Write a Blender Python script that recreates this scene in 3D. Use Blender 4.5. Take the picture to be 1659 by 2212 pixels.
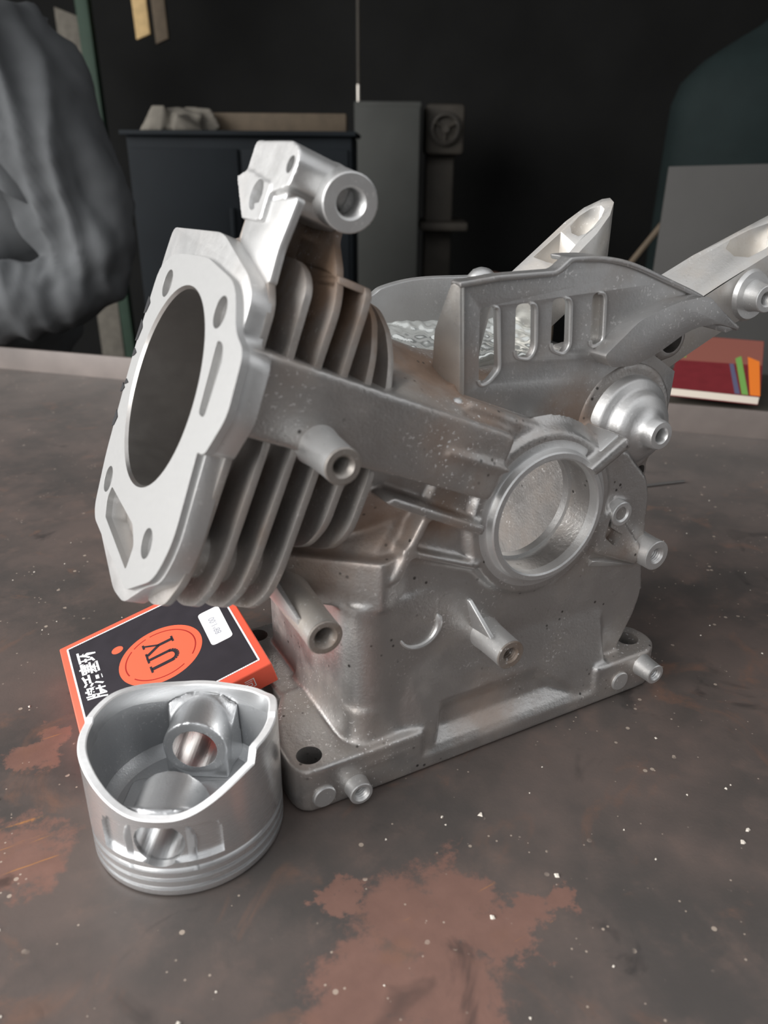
import bpy, bmesh, math, random
from mathutils import Vector as V, Matrix
from mathutils.geometry import tessellate_polygon

for _o in list(bpy.data.objects):
    bpy.data.objects.remove(_o)
SC = bpy.context.scene
COL = SC.collection
random.seed(7)
K = 0.001294            # one modelling unit in metres
PI = math.pi

# ------------------------------------------------------------------ camera
CAM = V((-189.645, -213.483, 230.691))
_R = ((0.88005731, -0.4748177, 0.00687553), (-0.19043935, -0.3661619, -0.91085582), (0.43500802, 0.80029595, -0.41266743))
cam = bpy.data.cameras.new('camera')
camo = bpy.data.objects.new('camera', cam)
COL.objects.link(camo)
m3 = Matrix((V(_R[0]), -V(_R[1]), -V(_R[2]))).transposed()
camo.matrix_world = Matrix.Translation(CAM * K) @ m3.to_4x4()
cam.sensor_fit = 'HORIZONTAL'
cam.sensor_width = 36
cam.lens = 1713.786 / 1659 * 36
cam.clip_start = 0.01
cam.clip_end = 100
cam.dof.use_dof = True
cam.dof.focus_distance = 355 * K
cam.dof.aperture_fstop = 13
SC.camera = camo

# ------------------------------------------------------------------ sky, exposure
SC.view_settings.view_transform = 'Standard'
SC.view_settings.look = 'None'
SC.view_settings.gamma = 1
SC.view_settings.exposure = 0.0
SC.view_settings.use_curve_mapping = False
wd = bpy.data.worlds.new('overcast_sky')
SC.world = wd
wd.use_nodes = True
wn = wd.node_tree.nodes
wn['Background'].inputs[0].default_value = (0.97, 0.98, 1.0, 1)
wn['Background'].inputs[1].default_value = 0.9


def area(name, loc, target, sx, sy, power, color=(1, 1, 1)):
    l = bpy.data.lights.new(name, 'AREA')
    l.shape = 'RECTANGLE'
    l.size = sx
    l.size_y = sy
    l.energy = power
    l.color = color
    o = bpy.data.objects.new(name, l)
    COL.objects.link(o)
    o.location = V(loc)
    o.rotation_euler = (V(target) - V(loc)).to_track_quat('-Z', 'Y').to_euler()
    return o


# daylight from the wide open side of the shop, left of the bench
area('open_side_daylight', (-2.5, 0.35, 1.15), (-0.05, 0.1, 0.2), 3.6, 1.9, 155, (1.0, 0.985, 0.965))

# ------------------------------------------------------------------ materials
def nodes(m):
    m.use_nodes = True
    nt = m.node_tree
    return nt, nt.nodes, nt.links, nt.nodes['Principled BSDF']


def simple(name, col, rough=0.5, metal=0.0, spec=0.5, noise=0.0, nscale=0.05, bump=0.0, bscale=0.5):
    m = bpy.data.materials.new(name)
    nt, N, L, P = nodes(m)
    P.inputs['Base Color'].default_value = (*col, 1)
    P.inputs['Roughness'].default_value = rough
    P.inputs['Metallic'].default_value = metal
    P.inputs['Specular IOR Level'].default_value = spec
    if noise or bump:
        pos = mmpos(N, L)
    if noise:
        n = N.new('ShaderNodeTexNoise')
        n.inputs['Scale'].default_value = nscale
        n.inputs['Detail'].default_value = 5
        L.new(pos, n.inputs['Vector'])
        mx = N.new('ShaderNodeMix')
        mx.data_type = 'RGBA'
        mx.inputs[6].default_value = tuple(c * (1 - noise) for c in col) + (1,)
        mx.inputs[7].default_value = tuple(min(1, c * (1 + noise)) for c in col) + (1,)
        L.new(n.outputs['Fac'], mx.inputs[0])
        L.new(mx.outputs[2], P.inputs['Base Color'])
    if bump:
        n = N.new('ShaderNodeTexNoise')
        n.inputs['Scale'].default_value = bscale
        n.inputs['Detail'].default_value = 3
        L.new(pos, n.inputs['Vector'])
        b = N.new('ShaderNodeBump')
        b.inputs['Strength'].default_value = bump
        b.inputs['Distance'].default_value = 0.4 * K
        L.new(n.outputs['Fac'], b.inputs['Height'])
        L.new(b.outputs[0], P.inputs['Normal'])
    return m


def mmpos(N, L):
    g = N.new('ShaderNodeNewGeometry')
    v = N.new('ShaderNodeVectorMath')
    v.operation = 'SCALE'
    v.inputs[3].default_value = 1 / K
    L.new(g.outputs['Position'], v.inputs[0])
    return v.outputs[0]


def math_node(N, L, op, a, b=None, clamp=False):
    n = N.new('ShaderNodeMath')
    n.operation = op
    n.use_clamp = clamp
    for i, x in enumerate((a, b)):
        if x is None:
            continue
        if isinstance(x, (int, float)):
            n.inputs[i].default_value = x
        else:
            L.new(x, n.inputs[i])
    return n.outputs[0]


def ramp(N, L, fac, lo, hi):
    n = N.new('ShaderNodeMapRange')
    n.interpolation_type = 'SMOOTHSTEP'
    n.inputs[1].default_value = lo
    n.inputs[2].default_value = hi
    L.new(fac, n.inputs[0])
    return n.outputs[0]


def noise(N, L, pos, scale, detail=4, rough=0.55, dist=0.0):
    n = N.new('ShaderNodeTexNoise')
    n.inputs['Scale'].default_value = scale
    n.inputs['Detail'].default_value = detail
    n.inputs['Roughness'].default_value = rough
    n.inputs['Distortion'].default_value = dist
    L.new(pos, n.inputs['Vector'])
    return n.outputs['Fac']


def mixc(N, L, fac, a, b):
    n = N.new('ShaderNodeMix')
    n.data_type = 'RGBA'
    for i, x in ((6, a), (7, b)):
        if isinstance(x, tuple):
            n.inputs[i].default_value = (*x, 1)
        else:
            L.new(x, n.inputs[i])
    if isinstance(fac, (int, float)):
        n.inputs[0].default_value = fac
    else:
        L.new(fac, n.inputs[0])
    return n.outputs[2]


def cast(name, base=(0.51, 0.50, 0.488), rough=0.4, bump=0.25, stain=0.25, stain_col=(0.20, 0.125, 0.075), spots=(), grain=0.8, metal=0.84, pits=0.0, glint_tint=0.6, spot_col=(0.30, 0.19, 0.125)):
    """cast aluminium: grainy, with oil stain in drifts and round stained places (x, y, z, radius, strength)"""
    m = bpy.data.materials.new(name)
    nt, N, L, P = nodes(m)
    pos = mmpos(N, L)
    n1 = noise(N, L, pos, 0.035, 5, 0.6)
    st = math_node(N, L, 'MULTIPLY', ramp(N, L, n1, 0.42, 0.68), stain)
    s2 = None
    for (x, y, z, r, s) in spots:
        d = N.new('ShaderNodeVectorMath')
        d.operation = 'DISTANCE'
        L.new(pos, d.inputs[0])
        d.inputs[1].default_value = (x, y, z)
        wob = math_node(N, L, 'MULTIPLY', noise(N, L, pos, 0.09, 4), r * 0.9)
        dd = math_node(N, L, 'ADD', d.outputs['Value'], wob)
        f = math_node(N, L, 'MULTIPLY', math_node(N, L, 'SUBTRACT', 1.0, ramp(N, L, dd, r * 0.55, r * 1.45)), s)
        s2 = f if s2 is None else math_node(N, L, 'MAXIMUM', s2, f)
    c = mixc(N, L, st, base, stain_col)
    if s2 is not None:
        c = mixc(N, L, s2, c, mixc(N, L, noise(N, L, pos, 0.16, 4), tuple(k * 0.6 for k in spot_col), spot_col))
        st = math_node(N, L, 'MAXIMUM', st, s2)
    sp = noise(N, L, pos, 0.5, 3)
    c = mixc(N, L, math_node(N, L, 'MULTIPLY', ramp(N, L, sp, 0.62, 0.75), 0.18), c, tuple(b * 0.35 for b in base))
    if glint_tint:  # pale specks: metal glints painted into the base colour
        k1 = ramp(N, L, noise(N, L, pos, 0.75, 2, 0.5), 0.63, 0.69)
        k1 = math_node(N, L, 'MULTIPLY', k1, ramp(N, L, noise(N, L, pos, 0.03, 3), 0.42, 0.62))
        c = mixc(N, L, math_node(N, L, 'MULTIPLY', k1, glint_tint), c, (0.88, 0.87, 0.86))
    if pits:
        vo = N.new('ShaderNodeTexVoronoi')
        vo.inputs['Scale'].default_value = 0.22
        L.new(pos, vo.inputs['Vector'])
        pm = math_node(N, L, 'SUBTRACT', 1.0, ramp(N, L, vo.outputs['Distance'], 0.08, 0.2))
        pm = math_node(N, L, 'MULTIPLY', pm, ramp(N, L, noise(N, L, pos, 0.05, 2), 0.5, 0.6))
        c = mixc(N, L, math_node(N, L, 'MULTIPLY', pm, pits), c, (0.06, 0.055, 0.05))
    L.new(c, P.inputs['Base Color'])
    rr = math_node(N, L, 'ADD', math_node(N, L, 'MULTIPLY', st, 0.28), rough - 0.06)
    rr = math_node(N, L, 'ADD', rr, math_node(N, L, 'MULTIPLY', noise(N, L, pos, 0.12, 4), 0.14))
    L.new(rr, P.inputs['Roughness'])
    mm = math_node(N, L, 'SUBTRACT', metal, math_node(N, L, 'MULTIPLY', st, 0.55))
    L.new(mm, P.inputs['Metallic'])
    b = N.new('ShaderNodeBump')
    b.inputs['Strength'].default_value = bump
    b.inputs['Distance'].default_value = 0.35 * K
    h = math_node(N, L, 'ADD', noise(N, L, pos, grain, 3, 0.6), math_node(N, L, 'MULTIPLY', noise(N, L, pos, 0.12, 3), 1.6))
    L.new(h, b.inputs['Height'])
    L.new(b.outputs[0], P.inputs['Normal'])
    return m


def machined(name, base=(0.66, 0.66, 0.655), rough=0.33, axis=None, bump=0.05, scr=6.0, metal=0.95, var=0.11):
    m = bpy.data.materials.new(name)
    nt, N, L, P = nodes(m)
    pos = mmpos(N, L)
    mp = N.new('ShaderNodeMapping')
    L.new(pos, mp.inputs[0])
    mp.inputs['Scale'].default_value = axis or (1, 1, 1)
    n = noise(N, L, mp.outputs[0], scr * 0.1, 4, 0.6)
    c = mixc(N, L, n, tuple(b * (1 - var) for b in base), tuple(min(1, b * (1 + var)) for b in base))
    L.new(c, P.inputs['Base Color'])
    P.inputs['Metallic'].default_value = metal
    L.new(math_node(N, L, 'ADD', math_node(N, L, 'MULTIPLY', n, var), rough - var / 2), P.inputs['Roughness'])
    b = N.new('ShaderNodeBump')
    b.inputs['Strength'].default_value = bump
    b.inputs['Distance'].default_value = 0.15 * K
    L.new(n, b.inputs['Height'])
    L.new(b.outputs[0], P.inputs['Normal'])
    return m


M = {}
M['cast'] = cast('cast_aluminium', metal=0.91, rough=0.36, stain=0.42, bump=0.4, stain_col=(0.25, 0.175, 0.125), spots=((-38, 32, 152, 48, 0.95), (-12, 42, 152, 34, 0.9), (-66, 22, 106, 30, 0.85), (-88, 25, 96, 28, 0.7), (-46, 8, 110, 16, 0.85), (37, 16, 94, 12, 0.95), (46, 14, 78, 14, 0.75), (26, 20, 132, 17, 0.8), (-22, 5, 18, 24, 0.6), (-50, -2, 142, 20, 0.5)), pits=0.9, glint_tint=0.95, spot_col=(0.40, 0.27, 0.195))
M['cast_light'] = cast('cast_aluminium_pale', base=(0.64, 0.64, 0.635), rough=0.42, stain=0.12, bump=0.2)
M['cast_warm'] = cast('cast_aluminium_warm_arm', base=(0.62, 0.605, 0.58), rough=0.4, stain=0.35, stain_col=(0.42, 0.33, 0.24), bump=0.15)
M['fin_top'] = cast('cast_aluminium_sooted', base=(0.46, 0.44, 0.42), rough=0.45, stain=0.6, bump=0.35, stain_col=(0.15, 0.092, 0.056), spots=((-80, 25, 190, 44, 0.95), (-70, 52, 195, 50, 0.98)), spot_col=(0.26, 0.165, 0.105), glint_tint=0.4)
M['fin_low'] = cast('cast_aluminium_oily', base=(0.50, 0.48, 0.46), rough=0.42, stain=0.45, bump=0.3, stain_col=(0.16, 0.105, 0.07), spots=((-85, 25, 190, 34, 0.85), (-90, 50, 200, 30, 0.9), (-110, 20, 110, 26, 0.6)), spot_col=(0.24, 0.16, 0.11), glint_tint=0.4)
M['panel'] = cast('cast_aluminium_panel', base=(0.45, 0.445, 0.44), rough=0.42, stain=0.25, bump=0.25, spots=((24, 22, 134, 22, 0.7), (-28, 22, 160, 14, 0.4)), stain_col=(0.26, 0.18, 0.12))
M['deck'] = machined('machined_gasket_face', base=(0.47, 0.47, 0.465), rough=0.45, axis=(1, 6, 1), metal=0.65)
M['bore'] = machined('honed_cylinder_bore', base=(0.50, 0.48, 0.46), rough=0.3, axis=(0.3, 0.6, 0.3), bump=0.0)
M['piston'] = machined('turned_piston_alloy', base=(0.80, 0.805, 0.81), rough=0.27, axis=(0.05, 0.05, 6), bump=0.0, metal=0.88, var=0.03)
M['rim'] = machined('bright_cut_edge', base=(0.9, 0.9, 0.9), rough=0.45, bump=0.02, metal=0.25)
M['piston_in'] = cast('raw_piston_casting', base=(0.55, 0.56, 0.57), metal=0.8, rough=0.36, stain=0.1, stain_col=(0.25, 0.25, 0.26), bump=0.2, grain=1.6)
M['rust_end'] = cast('rusty_sawn_boss_end', base=(0.40, 0.37, 0.34), rough=0.45, stain=0.8, stain_col=(0.15, 0.095, 0.06), bump=0.3)
M['thread'] = simple('oily_thread', (0.16, 0.155, 0.15), 0.4, 0.8)
M['shaving'] = machined('bright_melted_alloy', base=(0.74, 0.76, 0.73), rough=0.25, bump=0.5, scr=3, metal=0.8)
M['black_mark'] = simple('black_gasket_residue', (0.015, 0.015, 0.017), 0.5)
M['carton'] = simple('orange_red_carton', (0.86, 0.125, 0.07), 0.42, spec=0.5, noise=0.05, nscale=0.2)
M['ink_black'] = simple('black_printed_card', (0.032, 0.028, 0.034), 0.38, noise=0.25, nscale=0.15)
M['ink_red'] = simple('red_print', (0.90, 0.14, 0.07), 0.42)
M['ink_dark_red'] = simple('dark_red_print', (0.35, 0.02, 0.015), 0.45)
M['ink_white'] = simple('white_print', (0.85, 0.85, 0.86), 0.5)
M['ink_faint'] = simple('faint_grey_print', (0.34, 0.35, 0.40), 0.5)
M['sticker'] = simple('white_sticker_paper', (0.9, 0.9, 0.91), 0.5)
M['shirt'] = simple('dark_grey_shirt_cloth', (0.088, 0.092, 0.096), 0.85, spec=0.2, noise=0.15, nscale=0.05, bump=0.3, bscale=0.8)
M['trouser'] = simple('black_trouser_cloth', (0.02, 0.021, 0.025), 0.9, spec=0.2)
M['skin'] = simple('brown_skin', (0.14, 0.075, 0.048), 0.5)
M['hair'] = simple('black_hair', (0.01, 0.009, 0.008), 0.6)
M['dark_wall'] = simple('soot_dark_plaster', (0.017, 0.0172, 0.0168), 0.95, spec=0.1, noise=0.4, nscale=0.004)
M['ground'] = simple('trodden_earth_floor', (0.075, 0.068, 0.06), 0.95, spec=0.1, noise=0.3, nscale=0.01)
M['navy'] = simple('dark_navy_painted_steel', (0.013, 0.016, 0.019), 0.7, spec=0.15, noise=0.3, nscale=0.01)
M['grey_sheet'] = simple('dull_grey_sheet', (0.062, 0.060, 0.057), 0.75, noise=0.15, nscale=0.012)
M['olive'] = simple('olive_grey_board', (0.06, 0.062, 0.057), 0.8, noise=0.2, nscale=0.01)
M['brown_iron'] = simple('brown_machine_iron', (0.050, 0.043, 0.034), 0.7, noise=0.3, nscale=0.03)
M['steel_rod'] = simple('bare_steel_rod', (0.45, 0.42, 0.38), 0.35, 0.9)
M['wood_yellow'] = simple('daylight_toned_yellow_plank', (0.60, 0.42, 0.20), 0.8, noise=0.35, nscale=0.05)  # daylight brightness put into the plank's colour
M['wood_brown'] = simple('brown_plank', (0.10, 0.075, 0.05), 0.8, noise=0.35, nscale=0.05)
M['green_post'] = simple('dull_green_paint', (0.02, 0.045, 0.028), 0.7, noise=0.3, nscale=0.02)
M['teal'] = simple('dark_teal_tarpaulin', (0.010, 0.017, 0.017), 0.8, spec=0.2, noise=0.25, nscale=0.02)
M['rag'] = simple('grey_brown_rag', (0.15, 0.137, 0.115), 0.9, noise=0.4, nscale=0.06)
M['book_cover'] = simple('maroon_book_cover', (0.16, 0.020, 0.025), 0.4, noise=0.2, nscale=0.1)
M['pages'] = simple('cream_paper_edge', (0.80, 0.72, 0.62), 0.8)
M['cov_pink'] = simple('faded_rose_print', (0.24, 0.085, 0.065), 0.45)
M['cov_orange'] = simple('orange_print', (0.75, 0.19, 0.025), 0.45)
M['cov_green'] = simple('green_print', (0.16, 0.34, 0.08), 0.45)
M['cov_blue'] = simple('slate_blue_print', (0.10, 0.10, 0.17), 0.45)
M['nail'] = simple('grey_wire', (0.25, 0.24, 0.23), 0.4, 0.8)
M['flake'] = simple('pale_paint_flake', (0.72, 0.66, 0.58), 0.8)
M['rust_rag'] = simple('rust_brown_cloth', (0.075, 0.032, 0.02), 0.9)


def tabletop_material():
    m = bpy.data.materials.new('worn_painted_steel_top')
    nt, N, L, P = nodes(m)
    pos = mmpos(N, L)
    n1 = noise(N, L, pos, 0.012, 6, 0.62)
    n2 = noise(N, L, pos, 0.05, 6, 0.65)
    c = mixc(N, L, ramp(N, L, n1, 0.35, 0.65), (0.066, 0.058, 0.054), (0.115, 0.089, 0.079))
    c = mixc(N, L, math_node(N, L, 'MULTIPLY', ramp(N, L, n2, 0.5, 0.75), 0.55), c, (0.15, 0.105, 0.088))
    patch = None
    wob = math_node(N, L, 'MULTIPLY', math_node(N, L, 'SUBTRACT', noise(N, L, pos, 0.05, 7, 0.7), 0.5), 62)
    for (x, y, r) in ((-93, -58, 20), (-77, -54, 15), (-112, -72, 20), (-97, -82, 20), (-72, -76, 9), (-56, -72, 8), (-207, 30, 17), (-196, 82, 8), (-183, 92, 5), (-126, -92, 25), (-47, -75, 5), (-108, -40, 6)):
        d = N.new('ShaderNodeVectorMath')
        d.operation = 'DISTANCE'
        L.new(pos, d.inputs[0])
        d.inputs[1].default_value = (x, y, 0)
        dd = math_node(N, L, 'ADD', d.outputs['Value'], wob)
        f = math_node(N, L, 'SUBTRACT', 1.0, ramp(N, L, dd, r * 0.7, r * 1.12 + 1.5))
        patch = f if patch is None else math_node(N, L, 'MAXIMUM', patch, f)
    n3 = noise(N, L, pos, 0.11, 5)
    c = mixc(N, L, math_node(N, L, 'MULTIPLY', patch, 0.85), c, mixc(N, L, n3, (0.155, 0.082, 0.064), (0.25, 0.135, 0.105)))
    # rust drifts away from the engine
    rr = math_node(N, L, 'MULTIPLY', ramp(N, L, noise(N, L, pos, 0.02, 5, 0.6, 1.5), 0.56, 0.72), 0.5)
    c = mixc(N, L, rr, c, (0.20, 0.105, 0.07))
    # ochre scratches inside the patch, running towards the viewer
    mp = N.new('ShaderNodeMapping')
    mp.inputs['Rotation'].default_value = (0, 0, math.radians(-62))
    mp.inputs['Scale'].default_value = (0.012, 0.20, 1)
    L.new(pos, mp.inputs[0])
    sc = noise(N, L, mp.outputs[0], 1.0, 4, 0.6)
    sm = math_node(N, L, 'MULTIPLY', ramp(N, L, sc, 0.635, 0.69), math_node(N, L, 'MULTIPLY', patch, 0.8))
    c = mixc(N, L, sm, c, (0.42, 0.19, 0.06))
    # dark oil
    oil = ramp(N, L, noise(N, L, pos, 0.028, 4, 0.6, 0.8), 0.60, 0.74)
    c = mixc(N, L, math_node(N, L, 'MULTIPLY', oil, 0.65), c, (0.030, 0.028, 0.027))
    # mottled lighter grey, stronger towards the rear edge
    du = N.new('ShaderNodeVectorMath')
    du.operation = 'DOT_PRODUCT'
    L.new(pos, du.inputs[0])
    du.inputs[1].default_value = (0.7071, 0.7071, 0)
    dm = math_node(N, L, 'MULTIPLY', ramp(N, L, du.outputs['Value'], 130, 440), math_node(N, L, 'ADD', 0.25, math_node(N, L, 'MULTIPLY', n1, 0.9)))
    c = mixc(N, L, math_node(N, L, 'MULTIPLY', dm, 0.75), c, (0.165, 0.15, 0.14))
    # pale specks
    for s, thr, dens in ((0.11, 0.10, 0.55), (0.27, 0.11, 0.57)):
        vo = N.new('ShaderNodeTexVoronoi')
        vo.inputs['Scale'].default_value = s
        L.new(pos, vo.inputs['Vector'])
        k = math_node(N, L, 'LESS_THAN', vo.outputs['Distance'], thr)
        k = math_node(N, L, 'MULTIPLY', k, ramp(N, L, noise(N, L, pos, 0.06, 2), dens - 0.03, dens + 0.03))
        c = mixc(N, L, math_node(N, L, 'MULTIPLY', k, 0.7), c, (0.46, 0.38, 0.31))
    L.new(c, P.inputs['Base Color'])
    rg = math_node(N, L, 'ADD', 0.36, math_node(N, L, 'MULTIPLY', n2, 0.25))
    rg = math_node(N, L, 'SUBTRACT', rg, math_node(N, L, 'MULTIPLY', oil, 0.10))
    L.new(rg, P.inputs['Roughness'])
    P.inputs['Specular IOR Level'].default_value = 0.45
    b = N.new('ShaderNodeBump')
    b.inputs['Strength'].default_value = 0.25
    b.inputs['Distance'].default_value = 0.5 * K
    L.new(math_node(N, L, 'ADD', n2, math_node(N, L, 'MULTIPLY', noise(N, L, pos, 0.6, 3), 0.35)), b.inputs['Height'])
    L.new(b.outputs[0], P.inputs['Normal'])
    return m


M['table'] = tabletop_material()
M['lip'] = simple('worn_angle_iron', (0.155, 0.13, 0.118), 0.5, noise=0.35, nscale=0.03, bump=0.2, bscale=0.3)


# ------------------------------------------------------------------ mesh helpers (units -> K)
def F_xyz(u, v, w):
    return V((u, v, w))


def F_y(u, v, w):                       # polygon in x,z pushed along y
    return V((u, w, v))


H = 102.039                             # crank centre height
AX = V((-0.91938293, 0, 0.39336374))    # along the cylinder, towards the head
BX = V((0.39336374, 0, 0.91938293))     # across the cylinder, upwards


def F_cyl(y, t, s):                     # polygon in y,t pushed along the cylinder
    return V((0, y, H)) + AX * s + BX * t


def F_st(s, t, y):                      # polygon in s,t pushed along y
    return V((0, y, H)) + AX * s + BX * t


class B:
    def __init__(self):
        self.v, self.f = [], []

    def add(self, vs, fs):
        n = len(self.v)
        self.v += [V(x) for x in vs]
        self.f += [tuple(i + n for i in f) for f in fs]
        return self

    def prism(self, outer, w0, w1, fr=F_xyz, holes=()):
        loops = [list(outer)] + [list(h) for h in holes]
        flat = [p for l in loops for p in l]
        n = len(flat)
        vs = [fr(p[0], p[1], w0) for p in flat] + [fr(p[0], p[1], w1) for p in flat]
        fs = []
        if holes:
            for t in tessellate_polygon([[V((p[0], p[1], 0)) for p in l] for l in loops]):
                fs.append(tuple(t))
                fs.append(tuple(i + n for i in reversed(t)))
        else:
            fs.append(tuple(range(n)))
            fs.append(tuple(range(2 * n - 1, n - 1, -1)))
        o = 0
        for l in loops:
            c = len(l)
            for i in range(c):
                a, b = o + i, o + (i + 1) % c
                fs.append((a, b, b + n, a + n))
            o += c
        return self.add(vs, fs)

    def box(self, a, b, fr=F_xyz):
        return self.prism([(a[0], a[1]), (b[0], a[1]), (b[0], b[1]), (a[0], b[1])], a[2], b[2], fr)

    def lathe(self, prof, origin, axis, seg=40, closed=True, ref=None):
        axis = V(axis).normalized()
        ref = V(ref) if ref else (V((0, 0, 1)) if abs(axis.z) < 0.9 else V((1, 0, 0)))
        e1 = (ref - axis * ref.dot(axis)).normalized()
        e2 = axis.cross(e1)
        origin = V(origin)
        n = len(prof)
        vs = []
        for r, w in prof:
            for k in range(seg):
                a = 2 * PI * k / seg
                vs.append(origin + axis * w + (e1 * math.cos(a) + e2 * math.sin(a)) * r)
        fs = []
        for i in range(n if closed else n - 1):
            j = (i + 1) % n
            for k in range(seg):
                q = (k + 1) % seg
                fs.append((i * seg + k, i * seg + q, j * seg + q, j * seg + k))
        return self.add(vs, fs)

    def tube(self, pts, r, seg=10):
        """solid rod through points; r a number or a list"""
        pts = [V(p) for p in pts]
        rs = r if isinstance(r, (list, tuple)) else [r] * len(pts)
        vs, fs = [], []
        pe = None
        for i, p in enumerate(pts):
            d = (pts[min(i + 1, len(pts) - 1)] - pts[max(i - 1, 0)]).normalized()
            e1 = pe or (V((0, 0, 1)) if abs(d.z) < 0.9 else V((1, 0, 0)))
            e1 = (e1 - d * e1.dot(d)).normalized()
            pe = e1
            e2 = d.cross(e1)
            for k in range(seg):
                a = 2 * PI * k / seg
                vs.append(p + (e1 * math.cos(a) + e2 * math.sin(a)) * rs[i])
        for i in range(len(pts) - 1):
            for k in range(seg):
                q = (k + 1) % seg
                fs.append((i * seg + k, i * seg + q, (i + 1) * seg + q, (i + 1) * seg + k))
        fs.append(tuple(range(seg)))
        fs.append(tuple(range((len(pts)) * seg - 1, (len(pts) - 1) * seg - 1, -1)))
        return self.add(vs, fs)

    def hull(self, pts):
        bm = bmesh.new()
        for p in pts:
            bm.verts.new(V(p))
        bmesh.ops.convex_hull(bm, input=bm.verts)
        bm.verts.index_update()
        vs = [v.co.copy() for v in bm.verts]
        fs = [tuple(v.index for v in f.verts) for f in bm.faces]
        bm.free()
        return self.add(vs, fs)

    def mesh(self, name, bevel=0.0, segs=2, smooth=38, merge=True, bevel_angle=28):
        me = bpy.data.meshes.new(name)
        bm = bmesh.new()
        vs = [bm.verts.new(v * K) for v in self.v]
        for f in self.f:
            try:
                bm.faces.new([vs[i] for i in f])
            except ValueError:
                pass
        if merge:
            bmesh.ops.remove_doubles(bm, verts=bm.verts, dist=1e-7)
            bmesh.ops.dissolve_degenerate(bm, edges=bm.edges, dist=1e-8)
        bmesh.ops.recalc_face_normals(bm, faces=bm.faces)
        if bevel:
            es = [e for e in bm.edges if len(e.link_faces) == 2 and e.calc_face_angle(0) > math.radians(bevel_angle)]
            bmesh.ops.bevel(bm, geom=es, offset=bevel * K, segments=segs, affect='EDGES', clamp_overlap=True, profile=0.5)
        bm.to_mesh(me)
        bm.free()
        if smooth:
            me.shade_smooth()
            me.set_sharp_from_angle(angle=math.radians(smooth))
        return me


def link(name, me, mat=None, parent=None, label=None, kind=None):
    o = bpy.data.objects.new(name, me)
    COL.objects.link(o)
    if mat is not None:
        me.materials.clear()
        me.materials.append(M[mat] if isinstance(mat, str) else mat)
    if parent is not None:
        o.parent = parent
        o.matrix_parent_inverse = base_matrix(parent).inverted()
    if label:
        o['label'] = label
    if kind:
        o['kind'] = kind
    return o


def base_matrix(o):
    return o.get('_m') and Matrix([o['_m'][i * 4:i * 4 + 4] for i in range(4)]) or Matrix.Identity(4)


def thing(name, label, cat, loc, group=None, rot=None):
    o = bpy.data.objects.new(name, None)
    COL.objects.link(o)
    o.empty_display_size = 0.02
    o.location = V(loc) * K
    mt = Matrix.Translation(V(loc) * K)
    if rot is not None:
        o.rotation_euler = rot.to_euler()
        mt = mt @ rot.to_4x4()
    o['_m'] = [x for r in mt for x in r]
    o['label'] = label
    o['category'] = cat
    if group:
        o['group'] = group
    return o


def tag(o, label, cat, group=None):
    o['label'] = label
    o['category'] = cat
    if group:
        o['group'] = group
    return o


def apply_mods(o):
    dg = bpy.context.evaluated_depsgraph_get()
    me = bpy.data.meshes.new_from_object(o.evaluated_get(dg))
    o.modifiers.clear()
    old = o.data
    o.data = me
    me.name = old.name
    bpy.data.meshes.remove(old)
    return me


def boolean(me, cutters, op='DIFFERENCE', solver='EXACT'):
    o = bpy.data.objects.new('tmp', me)
    COL.objects.link(o)
    cs = []
    for c in cutters:
        k = bpy.data.objects.new('tmpc', c)
        COL.objects.link(k)
        cs.append(k)
        md = o.modifiers.new('b', 'BOOLEAN')
        md.operation = op
        md.object = k
        md.solver = solver
    bpy.context.view_layer.update()
    me = apply_mods(o)
    bpy.data.objects.remove(o)
    for k in cs:
        cm = k.data
        bpy.data.objects.remove(k)
        bpy.data.meshes.remove(cm)
    return me


def remesh(me, voxel, smooth_iter=4, factor=0.5):
    o = bpy.data.objects.new('tmp', me)
    COL.objects.link(o)
    md = o.modifiers.new('r', 'REMESH')
    md.mode = 'VOXEL'
    md.voxel_size = voxel * K
    if smooth_iter:
        s = o.modifiers.new('s', 'SMOOTH')
        s.factor = factor
        s.iterations = smooth_iter
    bpy.context.view_layer.update()
    me = apply_mods(o)
    bpy.data.objects.remove(o)
    return me


def circle(cx, cy, r, n=28, ry=None, a0=0.0):
    ry = ry or r
    return [(cx + r * math.cos(a0 + 2 * PI * k / n), cy + ry * math.sin(a0 + 2 * PI * k / n)) for k in range(n)]


def rounded(poly, r, n=4):
    """round the corners of a polygon; r one radius or a list"""
    out = []
    c = len(poly)
    for i in range(c):
        p0, p, p1 = V((*poly[i - 1], 0)), V((*poly[i], 0)), V((*poly[(i + 1) % c], 0))
        rr = r[i] if isinstance(r, (list, tuple)) else r
        d0, d1 = p0 - p, p1 - p
        q = min(rr, d0.length * 0.48, d1.length * 0.48)
        if q < 1e-3:
            out.append((p.x, p.y))
            continue
        a, b = p + d0.normalized() * q, p + d1.normalized() * q
        for k in range(n + 1):
            t = k / n
            x = a * (1 - t) ** 2 + p * 2 * t * (1 - t) + b * t * t
            out.append((x.x, x.y))
    return out


def spline(pts, n=6, closed=False):
    """Catmull-Rom through 2D points"""
    out = []
    c = len(pts)
    rng = range(c if closed else c - 1)
    for i in rng:
        g = lambda j: V((*pts[j % c], 0)) if closed else V((*pts[max(0, min(c - 1, j))], 0))
        p0, p1, p2, p3 = g(i - 1), g(i), g(i + 1), g(i + 2)
        for k in range(n):
            t = k / n
            x = 0.5 * ((2 * p1) + (p2 - p0) * t + (2 * p0 - 5 * p1 + 4 * p2 - p3) * t * t + (3 * p1 - p0 - 3 * p2 + p3) * t ** 3)
            out.append((x.x, x.y))
    if not closed:
        out.append(tuple(pts[-1]))
    return out


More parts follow.
